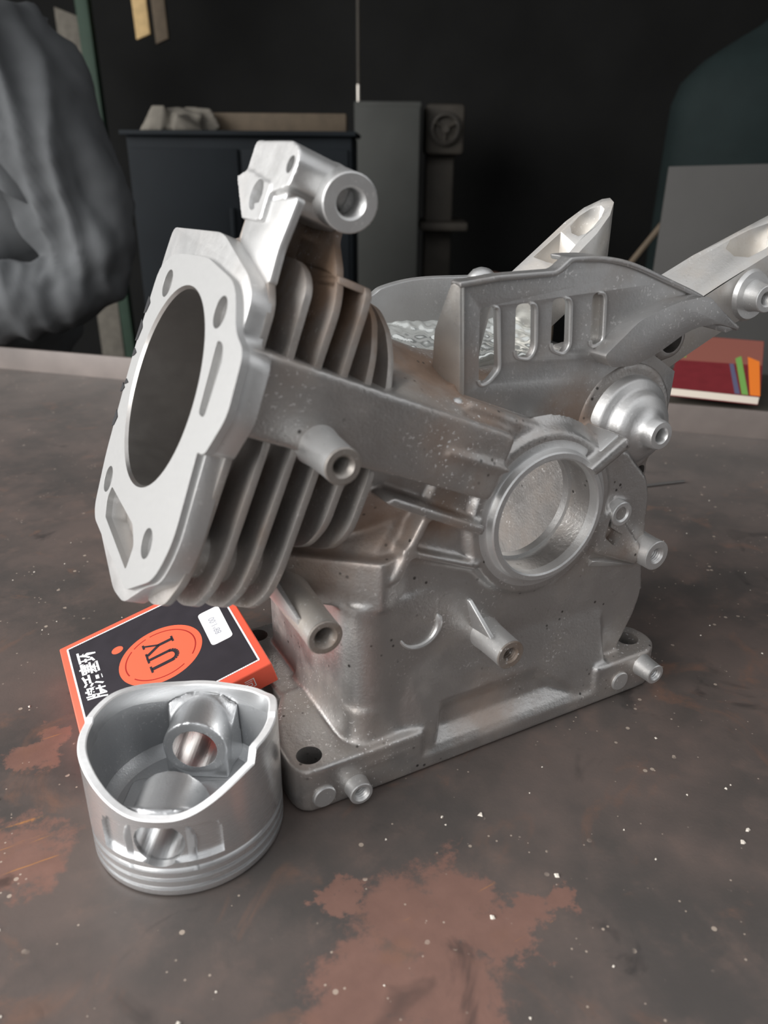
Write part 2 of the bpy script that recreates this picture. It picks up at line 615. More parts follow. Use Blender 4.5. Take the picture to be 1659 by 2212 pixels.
# viewing-independent frame of the workshop: gx along the back wall, gd the distance into the shop
GX, GY = V((0.878, -0.477, 0)).normalized(), V((0.477, 0.878, 0)).normalized()
G0 = V((CAM.x, CAM.y, 0))


def G(gx, gd, z=0.0):
    return G0 + GX * gx + GY * gd + V((0, 0, z))


def F_g(gd0=0):                         # polygon in gx,z pushed along gd
    return lambda u, v, w: G(u, gd0 + w, v)


def F_gh(u, v, w):                      # polygon in gx,gd pushed up
    return G(u, v, w)


# table frame: tu along the rear edge, tn towards the rear
TU, TN = V((1, -1, 0)).normalized(), V((1, 1, 0)).normalized()


def F_t(u, v, w):
    return TU * u + TN * v + V((0, 0, w))


FLOOR = -700.0

# ================================================================== the setting
def struct(name, me, mat):
    o = link(name, me, mat)
    o['kind'] = 'structure'
    return o


struct('floor', B().box((-2600, -3000, FLOOR - 40), (2600, 3300, FLOOR), F_gh).mesh('floor'), 'ground')
struct('wall_back', B().box((-2600, 2900, FLOOR), (2600, 2990, 1300), F_gh).mesh('wall_back'), 'dark_wall')
struct('wall_right', B().box((2300, 300, FLOOR), (2390, 2900, 1300), F_gh).mesh('wall_right'), 'dark_wall')
struct('wall_left', B().box((-2390, 1500, FLOOR), (-2300, 2900, 1300), F_gh).mesh('wall_left'), 'dark_wall')
struct('front_light_blocker', B().box((350, -900, FLOOR), (2600, -810, 1300), F_gh).mesh('front_light_blocker'), 'dark_wall')  # unseen wall, added to cut front light and darken the metal's reflections
struct('ceiling', B().box((-2600, 850, 1300), (2600, 2990, 1340), F_gh).mesh('ceiling'), 'dark_wall')

# ================================================================== workbench
TR = 456.0
wb = thing('workbench', 'dark brown worn steel workbench with a raised rear edge, carrying the engine block', 'workbench', F_t(0, 0, FLOOR))
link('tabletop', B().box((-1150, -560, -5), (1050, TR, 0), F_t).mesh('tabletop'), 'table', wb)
rl = link('rear_lip', B().prism([(TR, -30), (TR + 4, -30), (TR + 4, 25), (TR, 25)], -1150, 1050, lambda a, b, w: F_t(w, a, b)).mesh('rear_lip', 0.8), 'lip', wb, 'greyer angle iron edge, scuffed bright along its top')
for su in (-1100, 1000):
    for sn in (-510, 410):
        link('leg', B().box((su - 20, sn - 20, FLOOR), (su + 20, sn + 20, -5), F_t).mesh('leg', 1), 'lip', wb)
for sn in (-510, 410):
    link('rail', B().box((-1080, sn - 14, -45), (980, sn + 14, -5), F_t).mesh('rail', 1), 'lip', wb)

# paint flakes and grit, too small and too many to count
fl = B()
for i in range(260):
    if i < 200:
        u, n = random.uniform(-330, 250), random.uniform(-260, 300)
    else:
        u, n = random.uniform(-200, 330), random.uniform(-200, 250)
    p = F_t(u, n, 0)
    if -116 < p.x < 75 and -8 < p.y < 112 or (p - V((-145, 19, 0))).length < 40 or (-185 < p.x < -88 and 45 < p.y < 145):
        continue
    s = random.choice((0.35, 0.45, 0.5, 0.7, 1.1))
    pts = []
    for k in range(5):
        a = 2 * PI * k / 5 + random.random()
        pts.append(p + V((math.cos(a) * s * random.uniform(.6, 1.3), math.sin(a) * s * random.uniform(.6, 1.3), 0.02)))
        pts.append(pts[-1] * 0.6 + p * 0.4 + V((0, 0, s * 0.5)))
    fl.hull(pts)
g = link('grit', fl.mesh('grit', smooth=0, merge=False), 'flake')
g['kind'] = 'stuff'
tag(g, 'pale paint flakes and grit scattered over the dark bench top', 'grit')

o = link('wire_pin', B().tube([(246.5, 183, 1.2), (262, 180.2, 1.3), (285, 175.3, 1.2)], 1.2, 8).mesh('wire_pin'), 'nail')
tag(o, 'short grey steel pin lying on the bench right of the engine block', 'pin')

# ================================================================== engine block
eb = thing('engine_block', 'bare cast aluminium engine block with slanted finned cylinder, standing on the bench', 'engine part', (0, 45, 0))


def boss(name, base, end, rb, re, rh, mat='cast_light', end_mat='rust_end', depth=9, parent=None, label=None, flare=0.25, seg=32):
    base, end = V(base), V(end)
    d = end - base
    Ln = d.length
    prof = [(0, 0), (rb, 0), (rb * (1 - flare) + re * flare, Ln * 0.12), (re + (rb - re) * 0.3, Ln * 0.35), (re, Ln * 0.8), (re, Ln - 0.5), (0, Ln - 0.5)]
    o = link(name, B().lathe(prof, base, d, seg, closed=False).mesh(name), mat, parent or eb, label)
    q = [(re, Ln - 0.6), (re, Ln - 0.3), (re - 0.4, Ln), (rh + 0.7, Ln), (rh, Ln - 0.7)]
    z = Ln - 0.7
    k = 0
    while z > Ln - depth:
        z -= 0.55
        k += 1
        q.append((rh + (0.45 if k % 2 else 0.0), z))
    q += [(0, z), (0, z - 0.3), (rh + 0.5, z - 0.3)]
    # the shaft end is a ring, so open the solid behind it
    prof2 = prof[:-1] + [(rh + 0.5, Ln - 0.5), (rh + 0.5, Ln - depth - 2), (0, Ln - depth - 2)]
    old = o.data
    o.data = B().lathe(prof2, base, d, seg, closed=False).mesh(name)
    o.data.materials.append(M[mat])
    bpy.data.meshes.remove(old)
    e = link('threaded_hole', B().lathe(q, base, d, seg, closed=False).mesh('threaded_hole', smooth=25), end_mat, o)
    return o


# ---- crankcase: walls, slab, base flange, poured as one casting
cc = B()
# lower walls, rounded front-left corner
cc.prism(rounded([(-84, 92), (-84, 4.5), (-50, 7.5), (52, 8), (60, 12), (61, 92)], [2, 26, 6, 6, 8, 2], 8), 1, 80)
# flare at the foot of the front-left corner
rows = []
for k in range(13):
    u = k / 12
    gr = 7.5 * (1 - math.sin(u * PI / 2)) ** 1.0
    rows.append([(x, y, 14 + 20 * (1 - math.cos(u * PI / 2))) for x, y in rounded([(-84 - gr, 60), (-84 - gr, 4.5 - gr), (-58, 6.9 - gr), (-58, 60)], [2, 26, 2, 2], 8)])
c_ = len(rows[0])
cc.add([p for r in rows for p in r], [(j * c_ + i, j * c_ + (i + 1) % c_, (j + 1) * c_ + (i + 1) % c_, (j + 1) * c_ + i) for j in range(12) for i in range(c_)] + [tuple(range(c_)), tuple(range(13 * c_ - 1, 12 * c_ - 1, -1))])
# upper case seen from the front
cc.prism([(-74, 70), (-67, 89), (-54.5, 112), (-46, 128), (-40, 150), (-33, 150), (0, 136.5), (10, 131), (20, 130), (45, 120), (58, 106), (61, 97), (61.5, 85), (64, 60), (66, 49), (63, 38), (58, 27), (51, 14), (40, 6), (-74, 6)], 8, 24, F_y)
# behind the panel
cc.prism([(-50, 110), (-60, 152), (-30, 154), (0, 149), (40, 150), (66, 148), (78, 137), (80, 118), (70, 100), (63, 92), (62, 30), (-60, 30)], 23, 92, F_y)
# upper left block with its undercut
cc.prism([(-71.5, 4), (-104, 32), (-104, 92), (-60, 92), (-60, 8)], 78, 98)
cc.hull([(-74, 10, 96), (-100, 34, 96), (-100, 90, 96), (-60, 90, 96), (-60, 10, 96), (-52, 16, 120), (-70, 40, 128), (-70, 90, 128), (-50, 90, 128)])
cc.box((49, 60, 18), (61, 118, 125))
# joint of barrel and case
cc.lathe([(0, 0), (42, 0), (42, 38), (0, 38)], F_cyl(52.5, 0, 50), AX, 48, closed=False)
# long flat slab along the front of the cylinder
cc.prism(rounded([(34, 1), (139, 1), (139, 26.5), (34, 26.5)], 3), -2, 30, F_st)
cc.hull([F_st(30, 3, 3), F_st(60, 1, -2), F_st(60, 26, -2), F_st(30, 26, 5), F_st(30, 3, 12), F_st(60, 1, 12), F_st(60, 26, 12), F_st(30, 26, 12)])
# roof rising behind the slab
cc.hull([(-69, 4, 160.5), (-39, 6, 148.5), (-11, 58, 156.5), (-40, 58, 163), (-69, 4, 148), (-39, 6, 130), (-11, 62, 130), (-44, 62, 140)])
# ribs
cc.prism([(32, 12.6), (61, 12.8), (61, 14.6), (32, 14.8)], -3.6, 6, F_st)
cc.prism([(30, -12.6), (73, -9.5), (76, -8.6), (73, -6.0), (30, -8.6)], -1.0, 14, F_st)
cc.prism([(22, -27.5), (58, -27.5), (58, -24.5), (22, -24.5)], 3.5, 14, F_st)
cc.prism([(-69, 89), (-64, 89.5), (-51, 113), (-55, 113.5)], 3.5, 12, F_y)
# shelf under the panel
cc.prism([(-39, 148), (-34, 151.5), (3, 136), (5, 130), (3, 127)], 9, 26, F_y)
# skirt of the bearing housing
cc.lathe([(0, 0), (33.5, 0), (36.5, 5), (40, 7), (0, 7)][::1], (0, 4.6, H), (0, 1, 0), 56, closed=False)
# rib from ring to dome
cc.prism([(15, 120), (18.5, 116.5), (36, 126.5), (33, 131)], -2, 22, F_y)
# dome base lobe and lug under it
cc.lathe([(0, 0), (25.5, 0), (26, 3), (26, 45), (0, 45)], (54, 21, 127), (0, 1, 0), 40, closed=False)
cc.lathe([(0, 0), (9, 0), (9, 40), (0, 40)], (84, 30, 158), (0, 1, 0), 24, closed=False)
cc.prism([(60, 140), (84, 149), (92, 158), (84, 167), (60, 160)], 31, 60, F_y)
cc.lathe([(0, 0), (6, 0), (6, 30), (0, 30)], (69, 24, 101), (0, 1, 0), 24, closed=False)
# web to the small and right-hand bosses
cc.prism([(28, 92), (40, 99.5), (46, 97), (46, 88), (56, 76), (56, 66), (30, 78)], 4, 16, F_y)
# base flange and feet
cc.prism(rounded([(-109, 0), (-54, 0), (-54, 50), (-96, 50), (-105, 34), (-109.5, 20)], [9, 2, 2, 4, 6, 6]), 0.4, 20.5)
cc.prism(rounded([(-97, 40), (-70, 40), (-70, 106), (-97, 106)], [1, 1, 6, 6]), 0.4, 19.5)
cc.prism(rounded([(36, 0), (69, 0), (77, 6), (77, 22), (60, 26), (36, 26)], [1, 5, 6, 8, 4, 1]), 0.4, 20)
cc.prism(rounded([(40, 70), (76, 70), (76, 106), (40, 106)], 6), 0.4, 20)
cc.box((-100, 0, 0.4), (62, 92, 7.5))
cc.hull([(-66, 3.5, 0.5), (-56, 1.0, 0.5), (46, 0.6, 0.5), (-64, 6.6, 22), (-52, 2.4, 22), (42, 3.4, 22), (-60, 8.5, 56), (40, 9, 54), (-66, 22, 0.5), (46, 22, 0.5), (-60, 22, 56), (40, 22, 54)])
me = remesh(cc.mesh('crankcase', smooth=0), 0.8, 3)
# long hollow above the front flange
pk = B().hull([(-50, -4, 9), (31, -4, 9), (-49, 1, 9), (29, 1, 9), (-44, 7, 15), (14, 6.5, 15), (-42, 7.5, 22), (6, 7, 22), (-45, 3, 31), (2, 3, 32), (-47, -4, 31), (6, -4, 32)])
me = remesh(boolean(me, [pk.mesh('c', smooth=0)]), 0.8, 9)
cut = [B().lathe([(0, 0), (24.6, 0), (24.6, 40), (0, 40)], (0, -6, H), (0, 1, 0), 64, closed=False).mesh('c', smooth=0),
       B().prism(rounded([(-62, 20), (50, 20), (50, 138), (10, 138), (-60, 140)], 10), 22, 130, F_y).mesh('c', smooth=0),
       B().lathe([(0, 0), (34.5, 0), (34.5, 100), (0, 100)], F_cyl(52.5, 0, 45), AX, 64, closed=False).mesh('c', smooth=0),
       B().lathe([(0, 0), (5.0, 0), (5.0, 60), (0, 60)], (-100.6, 8.9, -10), (0, 0, 1), 32, closed=False).mesh('c', smooth=0),
       B().lathe([(0, 0), (5.4, 0), (5.4, 60), (0, 60)], (66, 13, -10), (0, 0, 1), 32, closed=False).mesh('c', smooth=0),
       B().lathe([(0, 0), (5.0, 0), (5.0, 60), (0, 60)], (-89, 98, -10), (0, 0, 1), 32, closed=False).mesh('c', smooth=0),
       B().lathe([(0, 0), (6.2, 0), (6.2, 60), (0, 60)], (84, 20, 158), (0, 1, 0), 32, closed=False).mesh('c', smooth=0),
       B().lathe([(0, 0), (3.6, 0), (3.6, 60), (0, 60)], (69, 10, 101), (0, 1, 0), 32, closed=False).mesh('c', smooth=0),
       B().prism(rounded([(33.5, 85), (36.5, 98), (40, 98), (36, 89), (44, 84), (40, 79)], 1.5), 0, 10, F_y).mesh('c', smooth=0)]
me = boolean(me, cut)
me.shade_smooth()
me.set_sharp_from_angle(angle=math.radians(40))
link('crankcase', me, 'cast', eb)

# ---- bearing housing ring
prof = [(34, 12), (33.6, 9), (32.2, 6.5), (31.4, 5.2), (30.6, 4.6), (28.2, 4.4), (27.6, 4.0), (27.0, 1.4), (26.4, 0.9), (24.6, 0.8), (23.9, 1.3), (23.9, 5.5), (26.6, 6.2), (26.6, 17), (23.2, 17.6), (23.2, 21), (34, 21)]
link('bearing_housing', B().lathe(prof, (0, 0, H), (0, 1, 0), 96).mesh('bearing_housing', smooth=32), 'cast_light', eb)

# ---- cylinder barrel with its honed bore
link('cylinder_barrel', B().lathe([(34.6, 60), (34.6, 139.5), (38.5, 139.5), (39.5, 70), (39.5, 60)], F_cyl(52.5, 0, 0), AX, 80).mesh('cylinder_barrel'), 'fin_top', eb)
link('cylinder_bore', B().lathe([(34.0, 50), (34.0, 141.6), (34.9, 142.7), (34.95, 141), (34.4, 139), (34.4, 50)], F_cyl(52.5, 0, 0), AX, 96).mesh('cylinder_bore', smooth=32), 'bore', eb)

for y, t in ((81.3, 31.9), (81.0, -44.2), (19.5, -44.2)):
    link('stud_column', B().lathe([(0, 105), (8.6, 105), (8.6, 136), (0, 136)], F_cyl(y, t, 0), AX, 28, closed=False).mesh('stud_column'), 'fin_low' if t < 0 else 'fin_top', eb)

# ---- deck plate: raised gasket face on a wider plate
bore_h = circle(52.5, 0, 34.85, 72)
studs = [circle(y, t, 5.0, 28) for y, t in ((81.3, 31.9), (20.0, 31.6), (81.0, -44.2), (19.5, -44.2))]
window = rounded([(73.5, -44.5), (38, -45.2), (30.5, -50), (31, -59), (70.5, -55.5), (75, -50)], 1.5)
slot = rounded([(9.6, 24.0), (15.2, 24.0), (11.6, 2.0), (5.8, 2.0), (6.2, 20)], 2.2)
gasket = rounded([(84.8, 42.3), (68.7, 44.1), (45.9, 45.3), (14.6, 41.2), (3.0, 28.5), (-7.0, 25.4), (-10.2, 6.7), (-3.2, -6.7), (2.5, -7.5), (-1.5, -36), (4.2, -50), (25.4, -63.7), (82.7, -61.4), (88.3, -57.7), (94.3, -37.4), (98.3, 2.7), (97.5, 36)], [3, 6, 4, 7, 6, 4, 4, 3, 1, 8, 6, 3, 3, 4, 5, 6, 6])
dk = link('deck_plate', B().prism(gasket, 140.2, 142.6, F_cyl, [bore_h, window, slot] + studs).mesh('deck_plate', 0.25, 1), 'deck', eb, 'machined flat gasket face')
tier = rounded([(104, 38), (103, 51.5), (46, 54.3), (12.5, 44.3), (5.2, 39.5), (4.0, 26.6), (-7, 25.0), (-9.6, 6.7), (-3.2, -6.2), (1.2, -6.6), (-2.2, -37), (3, -50), (15, -57.5), (30, -70.4), (44, -72.3), (85, -63), (99, -38), (102, 2)], [5, 4, 6, 4, 4, 3, 4, 4, 2, 1, 8, 5, 3, 4, 4, 4, 6, 6])
link('plate_rim', B().prism(tier, 133.6, 140.3, F_cyl, [bore_h, window, slot] + studs).mesh('plate_rim', 0.9, 2), 'cast_light', eb)
for i, (y, t, h_) in enumerate(((98.5, 21, 7), (98.9, 11, 9), (97.0, 2.5, 3.5), (98.6, -12, 4), (96.2, -24, 7), (95.8, -9, 2.5))):
    link('gasket_scrap', B().prism(rounded([(y + 0.8, t - h_ / 2), (y - 1.6, t - h_ / 2 + 1), (y - 3.4, t + h_ * .2), (y + 0.6, t + h_ / 2)], .5), 142.5, 142.9, F_cyl).mesh('gasket_scrap'), 'black_mark', eb, 'black scrap of old gasket' if i == 0 else None)

# ---- cooling fins: one plate each
fin_hole = circle(52.5, 0, 38.2, 56)
low_tip = {135: -60, 125: -59, 115.5: -58, 106: -57, 95.8: -31.5, 86: -30.5}


def fin_outline(s, top, low):
    pts = list(top)
    pts += [(100, 44), (102, 0), (98, -40)]
    if low < -40:
        pts += [(86, -62), (40, -66), (20, low - 5), (9, low), (1.5, -48), (-0.5, -38), (0, -2)]
    else:
        pts += [(80, -44), (40, -40), (16, low - 4), (6, low + 1), (0, -21), (0, -2)]
    return pts


tops = {135: [(3, 20), (4, 27), (5, 38.6), (11, 44.7), (20, 53), (45, 55)],
        125: [(3, 20), (4.5, 28), (6.5, 46.6), (11, 51), (19, 54), (50, 55)],
        115.5: [(3, 20), (4, 27), (4.5, 44.5), (8.7, 53.2), (20, 55), (50, 55)],
        106: [(3, 20), (4, 27), (5.5, 47), (6.5, 52), (9, 54), (50, 55)],
        95.8: [(5, 20), (6, 27), (9, 36), (16, 46), (30, 53), (50, 54)],
        86: [(8, 20), (9, 27), (14, 36), (22, 44), (34, 50), (50, 52)]}
for s in (135, 125, 115.5, 106, 95.8, 86):
    ol = rounded(fin_outline(s, tops[s], low_tip[s]), 4)
    link('cooling_fin', B().prism(ol, s - 2.5, s - 0.2, F_cyl, [fin_hole]).mesh('cooling_fin', 0.45, 2), 'fin_top' if s < 120 else 'fin_low', eb)

# ---- stalk and bracket box above the fins
link('bracket_stalk', B().prism(rounded([(10.5, 44), (12.2, 55), (9.8, 70), (46, 66), (46, 59), (44, 52), (44, 40)], 2), 132.0, 134.9, F_cyl).mesh('bracket_stalk', 0.7), 'cast_light', eb)
link('bracket_stalk', B().prism(rounded([(8.4, 50), (12, 56), (21, 64), (22, 74), (48, 72), (46, 60), (46, 48)], 2), 112.6, 115.3, F_cyl).mesh('bracket_stalk', 0.7), 'fin_top', eb)
link('stalk_web', B().prism([(44, 42), (47, 42), (47, 72), (44, 72)], 113, 134.8, F_cyl).mesh('stalk_web', 0.7), 'fin_top', eb)
link('fin_bridge', B().prism([(8, 51.6), (9, 54), (46, 55.5), (46, 53)], 104.6, 115, F_cyl).mesh('fin_bridge', 0.7), 'fin_top', eb)
bx = B()
bx.prism(rounded([(55.8, 73), (55.6, 85.6), (24, 85.2), (17.5, 83.0), (15, 79.5), (16.5, 72), (29, 69.6)], [1, 2, 3, 3, 3, 2, 2]), 117.5, 136.0, F_cyl)
bx.prism(rounded([(50, 68), (50, 72), (20, 74), (22, 66), (40, 66)], 2), 114, 134, F_cyl)
bx.prism(rounded([(28.5, 60.8), (45.5, 60.4), (62.5, 73.5), (54, 76), (29.5, 72)], 1.5), 132, 136.5, F_cyl)
me = remesh(bx.mesh('bracket_head', smooth=0), 0.5, 5)
me = boolean(me, [B().lathe([(0, 0), (2.6, 0), (2.6, 12), (0, 12)], F_cyl(20.3, 78.2, 128), AX, 24, closed=False).mesh('c', smooth=0),
                  B().lathe([(0, 0), (4.4, 0), (4.4, 9), (5.4, 12), (0, 12)], F_cyl(38.7, 68.4, 126), AX, 32, closed=False).mesh('c', smooth=0)])
me.shade_smooth()
me.set_sharp_from_angle(angle=math.radians(40))
link('bracket_head', me, 'cast_light', eb)
boss('bracket_boss', F_st(117.5, 77, 30), F_st(119.6, 74.1, 8.5), 9.2, 8.6, 4.2, 'cast_light', 'cast_light', 10, flare=0.6)

# ---- bosses
boss('slab_boss', (-97.4, 2, 148.6), (-97.9, -20, 148.0), 7.4, 5.9, 3.0, 'cast_light')
boss('lower_boss', (-98, 50, 84), (-100.2, -9, 83.9), 9.5, 6.3, 3.6, 'cast_warm')
link('boss_rib', B().hull([(-108.5, 45, 100), (-106, 45, 100), (-106, 45, 84), (-108, 45, 84), (-106.6, 0, 88), (-105, 0, 88), (-105, 0, 82)]).mesh('boss_rib', 0.5), 'cast_light', eb)
boss('front_boss', (-22.5, 10, 53.2), (-22.7, -10.5, 53.0), 7.2, 6.2, 2.9, 'cast_light')
link('boss_rib', B().hull([(-32.4, 9, 71), (-30.8, 9, 71.6), (-31.8, 6.5, 71), (-30.4, 6.5, 71.3), (-28.8, -5, 59), (-27.2, -5, 59.6), (-29, 9, 57), (-26, 9, 57)]).mesh('boss_rib', 0.3), 'cast_light', eb)
boss('side_boss', (61, 26, 71.5), (61.5, -0.5, 71.6), 9, 6.9, 3.2, 'cast_light', 'cast_light')
link('boss_rib', B().hull([(30, 5, 74), (30, 8, 70), (56, 6, 65.5), (56, 9, 64), (30, 10, 74), (56, 14, 70)]).mesh('boss_rib', 0.4), 'cast_light', eb)
boss('small_boss', (40.8, 16, 94.5), (40.8, 3, 94.4), 6.4, 5.4, 2.9, 'cast_light', 'cast_light', 7)
boss('base_boss', (-85.0, 3, 6.3), (-85.3, -5.5, 6.4), 5.6, 4.8, 2.7, 'cast_light', 'cast_light', 5)
boss('base_boss', (63.9, 4, 13.6), (63.8, -9, 13.6), 6.2, 4.8, 2.4, 'cast_light', 'cast_light', 6)
for x, z in ((-98.6, 6.8), (50.9, 8.9)):
    link('round_pad', B().lathe([(0, 2), (4.8, 2), (4.7, -0.6), (4.2, -1.0), (0, -1.0)], (x, 0, z), (0, 1, 0), 32, closed=False).mesh('round_pad'), 'cast_light', eb)
ar = B()
arc = [(-54.2 + 9.0 * math.cos(math.radians(a)), 65.2 + 8.6 * math.sin(math.radians(a))) for a in range(-165, 32, 12)]
ar.tube([(x, 6.9, z) for x, z in arc], [0.25] + [0.8 + 0.7 * (i / len(arc)) for i in range(1, len(arc) - 1)] + [0.3], 8)
link('crescent_ridge', ar.mesh('crescent_ridge'), 'cast_light', eb)

# ---- dome cover with its tube end
prof = [(24.5, 24), (24.3, 20), (23.6, 18.6), (22, 17.8), (20.6, 16), (19.8, 12.6), (18.6, 11.4), (16.4, 10.8), (15.2, 9.4), (14.6, 6.8), (13.4, 5.0), (10.2, 3.6), (7.6, 2.4), (6.4, 0), (6.1, -3.5), (5.6, -4.3), (3.5, -4.4), (3.0, -3.6), (2.9, 5), (0, 5)]
link('dome_cover', B().lathe(prof, (54, 5, 127.3), (0, 1, 0), 64, closed=False).mesh('dome_cover', smooth=50), 'cast_light', eb)
link('dome_hole', B().lathe([(0, 1.0), (2.85, 1.0), (2.85, 0.2), (0, 0.2)], (54, 5, 127.3), (0, 1, 0), 24, closed=False).mesh('dome_hole'), 'thread', eb)
link('dome_flash', B().hull([(26.5, 2, 121), (33.5, 2, 127.2), (31.8, 2, 131), (22.8, 2, 125), (26.5, 20, 121), (33.5, 20, 127.2), (31.8, 20, 131), (22.8, 20, 125)]).mesh('dome_flash', 0.8), 'cast_light', eb)

# ---- cooling shroud panel with four slots
po = [(-29.8, 142.6), (-29.9, 148), (-32.0, 189.6), (-16.3, 190.6), (9.0, 190.8), (12, 192), (16.5, 195.2)] + spline([(16.5, 195.2), (30.9, 194.6), (46.3, 191.6), (67.7, 184.0), (90.9, 174.8), (113.8, 161.2)], 5)[1:] + [(108, 160), (92, 164.2), (80, 162.6), (66, 154.5), (80, 146), (79, 118), (66, 104), (30, 112), (12, 128), (0, 134)]
sl = [rounded([(-23.6, 180.9), (-15.5, 180.6), (-13.2, 157.4), (-18.0, 152.6), (-22.2, 152.2)], [2, 2, 2, 2, 2.4]),
      rounded([(-7.8, 181.0), (1.6, 180.6), (3.1, 163.6), (0.6, 159.6), (-6.4, 161.0)], [3, 3, 3, 2.6, 2.6]),
      rounded([(9.0, 181.7), (18.0, 181.3), (19.7, 163.0), (17.0, 159.8), (10.4, 162.2)], [3, 3, 3, 2.6, 2.6]),
      rounded([(28.4, 182.4), (34.9, 182.2), (36.7, 162.6), (30.0, 161.0)], [3, 3, 3, 3])]
link('shroud_panel', B().prism(po, 22, 25.4, F_y, sl).mesh('shroud_panel', 0.35, 2), 'panel', eb)
link('slot_floor', B().prism([(26, 158), (39, 158), (37, 185), (26, 185)], 24.6, 27, F_y).mesh('slot_floor'), 'cast_warm', eb, 'shallow blind slot, cast shut')
# rims round the slots catch the light
for h_ in sl:
    p3 = [F_y(x, z, 21.9) for x, z in h_]
    p3 = p3 + [p3[0]]
    i0 = len(p3) // 3
    link('slot_rim', B().tube(p3[i0 - 3:-1], 0.75, 8).mesh('slot_rim'), 'cast_light', eb)
# upper rim and side flange
rim_in = [(-33.2, 189.2), (-16.3, 190.6), (9.0, 190.8), (12, 192), (16.5, 195.2)] + spline([(16.5, 195.2), (30.9, 194.6), (46.3, 191.6), (67.7, 184.0), (90.9, 174.8), (113.8, 161.2)], 5)[1:]
rim_out = []
for i, (x, z) in enumerate(rim_in):
    a, b = rim_in[max(0, i - 1)], rim_in[min(len(rim_in) - 1, i + 1)]
    d = V((b[0] - a[0], 0, b[1] - a[1])).normalized()
    rim_out.append((x - d.z * -0.0 - 0 + (-d.z) * 2.2, z + d.x * 2.2))
rm = B()
for i in range(len(rim_in) - 1):
    q = [rim_in[i], rim_in[i + 1], rim_out[i + 1], rim_out[i]]
    y1 = 27 if rim_in[i][0] < 16 else 34
    vs = [F_y(x, z - 1.0, 20.6) for x, z in q] + [F_y(x, z - 1.0, y1) for x, z in q]
    rm.add(vs, [(0, 1, 2, 3), (7, 6, 5, 4), (0, 1, 5, 4), (1, 2, 6, 5), (2, 3, 7, 6), (3, 0, 4, 7)])
link('shroud_rim', remesh(rm.mesh('shroud_rim', smooth=0), 0.5, 4), 'panel', eb).data.shade_smooth()
link('side_flange', B().hull([(-33.2, 21, 189.4), (-31.0, 21, 189.6), (-33.6, 26, 189.4), (-30.8, 21, 142.5), (-28.6, 21, 142.5), (-34.5, 36, 142.0), (-30, 40, 142), (-34.8, 34, 172), (-31, 34, 172)]).mesh('side_flange', 0.5), 'cast_warm', eb)
link('corner_bead', B().lathe([(0, -2.6), (1.4, -2.2), (2.4, -1.0), (2.6, 0), (2.4, 1.2), (1.4, 2.2), (0, 2.6)], (-37.0, 14, 149.2), (0.3, -1, 0.2), 16, closed=False).mesh('corner_bead'), 'cast_light', eb)
# raised pad along the right-hand end of the arc
pad = [(30.5, 159.4), (47.3, 171.9), (66.1, 177.4), (84, 178.6), (104.5, 163.2), (92, 166.6), (76.9, 166.2), (58.1, 157.0), (46.7, 153.8), (34.5, 154.6)]
link('arc_pad', B().prism(rounded(pad, [2, 3, 8, 4, 1, 4, 8, 6, 3, 2]), 13.8, 24, F_y).mesh('arc_pad', 0.9, 2), 'panel', eb)

# ---- far rim of the case and the bright splashed metal between
fr = spline([(-48, 170), (-31.5, 175.6), (-25, 178.8), (-9.5, 181.2), (11.9, 181.0), (40, 179), (62, 172)], 6)
link('far_rim', B().prism(fr + [(66, 140), (-48, 140)], 90, 95, F_y).mesh('far_rim', 0.8), 'cast_light', eb)
link('rim_knob', B().lathe([(0, 4.2), (2.4, 3.8), (4.6, 2.4), (6.0, 0), (6.0, -30), (0, -30)], (-7.5, 44, 187), (0.1, -0.2, 1), 20, closed=False).mesh('rim_knob'), 'cast_light', eb)
random.seed(3)
sp = B()
nx, ny = 52, 22
vs = []
for j in range(ny):
    for i in range(nx):
        x = -44 + 94 * i / (nx - 1)
        y = 57 + 35 * j / (ny - 1)
        z = 153.5 - 0.06 * x + 10 * (j / (ny - 1)) ** 1.5 + 0.5 * math.sin(x * .37 + y * .5) + random.uniform(-1.3, 1.3)
        vs.append((x, y, z))
fs = [(j * nx + i, j * nx + i + 1, (j + 1) * nx + i + 1, (j + 1) * nx + i) for j in range(ny - 1) for i in range(nx - 1)]
# close it downwards
n0 = len(vs)
vs += [(x, y, 146) for x, y, z in vs]
bd = [i for i in range(nx)] + [j * nx + nx - 1 for j in range(1, ny)] + [(ny - 1) * nx + i for i in range(nx - 2, -1, -1)] + [j * nx for j in range(ny - 2, 0, -1)]
fs += [tuple(n0 + i for i in reversed(f)) for f in fs]
for a, b in zip(bd, bd[1:] + bd[:1]):
    fs.append((a, b, b + n0, a + n0))
sp.add(vs, fs)
o = link('splashed_metal', sp.mesh('splashed_metal', smooth=180), 'shaving', eb, 'rough bright spatter on the case floor')
sb = o.modifiers.new('s', 'SUBSURF')
sb.levels = sb.render_levels = 1

# ---- tank arms at the back right
arm = thing and B()
top = [(53.8, 76, 180.1), (67.3, 76, 190.1), (77.9, 77, 198.6), (87.4, 80, 205.1), (92.7, 84, 209.7), (93.2, 87.5, 211.3), (90.6, 90, 211.1), (82.8, 93, 208.5), (73.2, 94, 203.5), (57.7, 94, 190.8), (41.5, 94, 178.1)]


def ring_between(pts, inset):
    c = sum((V(p) for p in pts), V()) / len(pts)
    return [V(p) + (c - V(p)) * inset for p in pts]


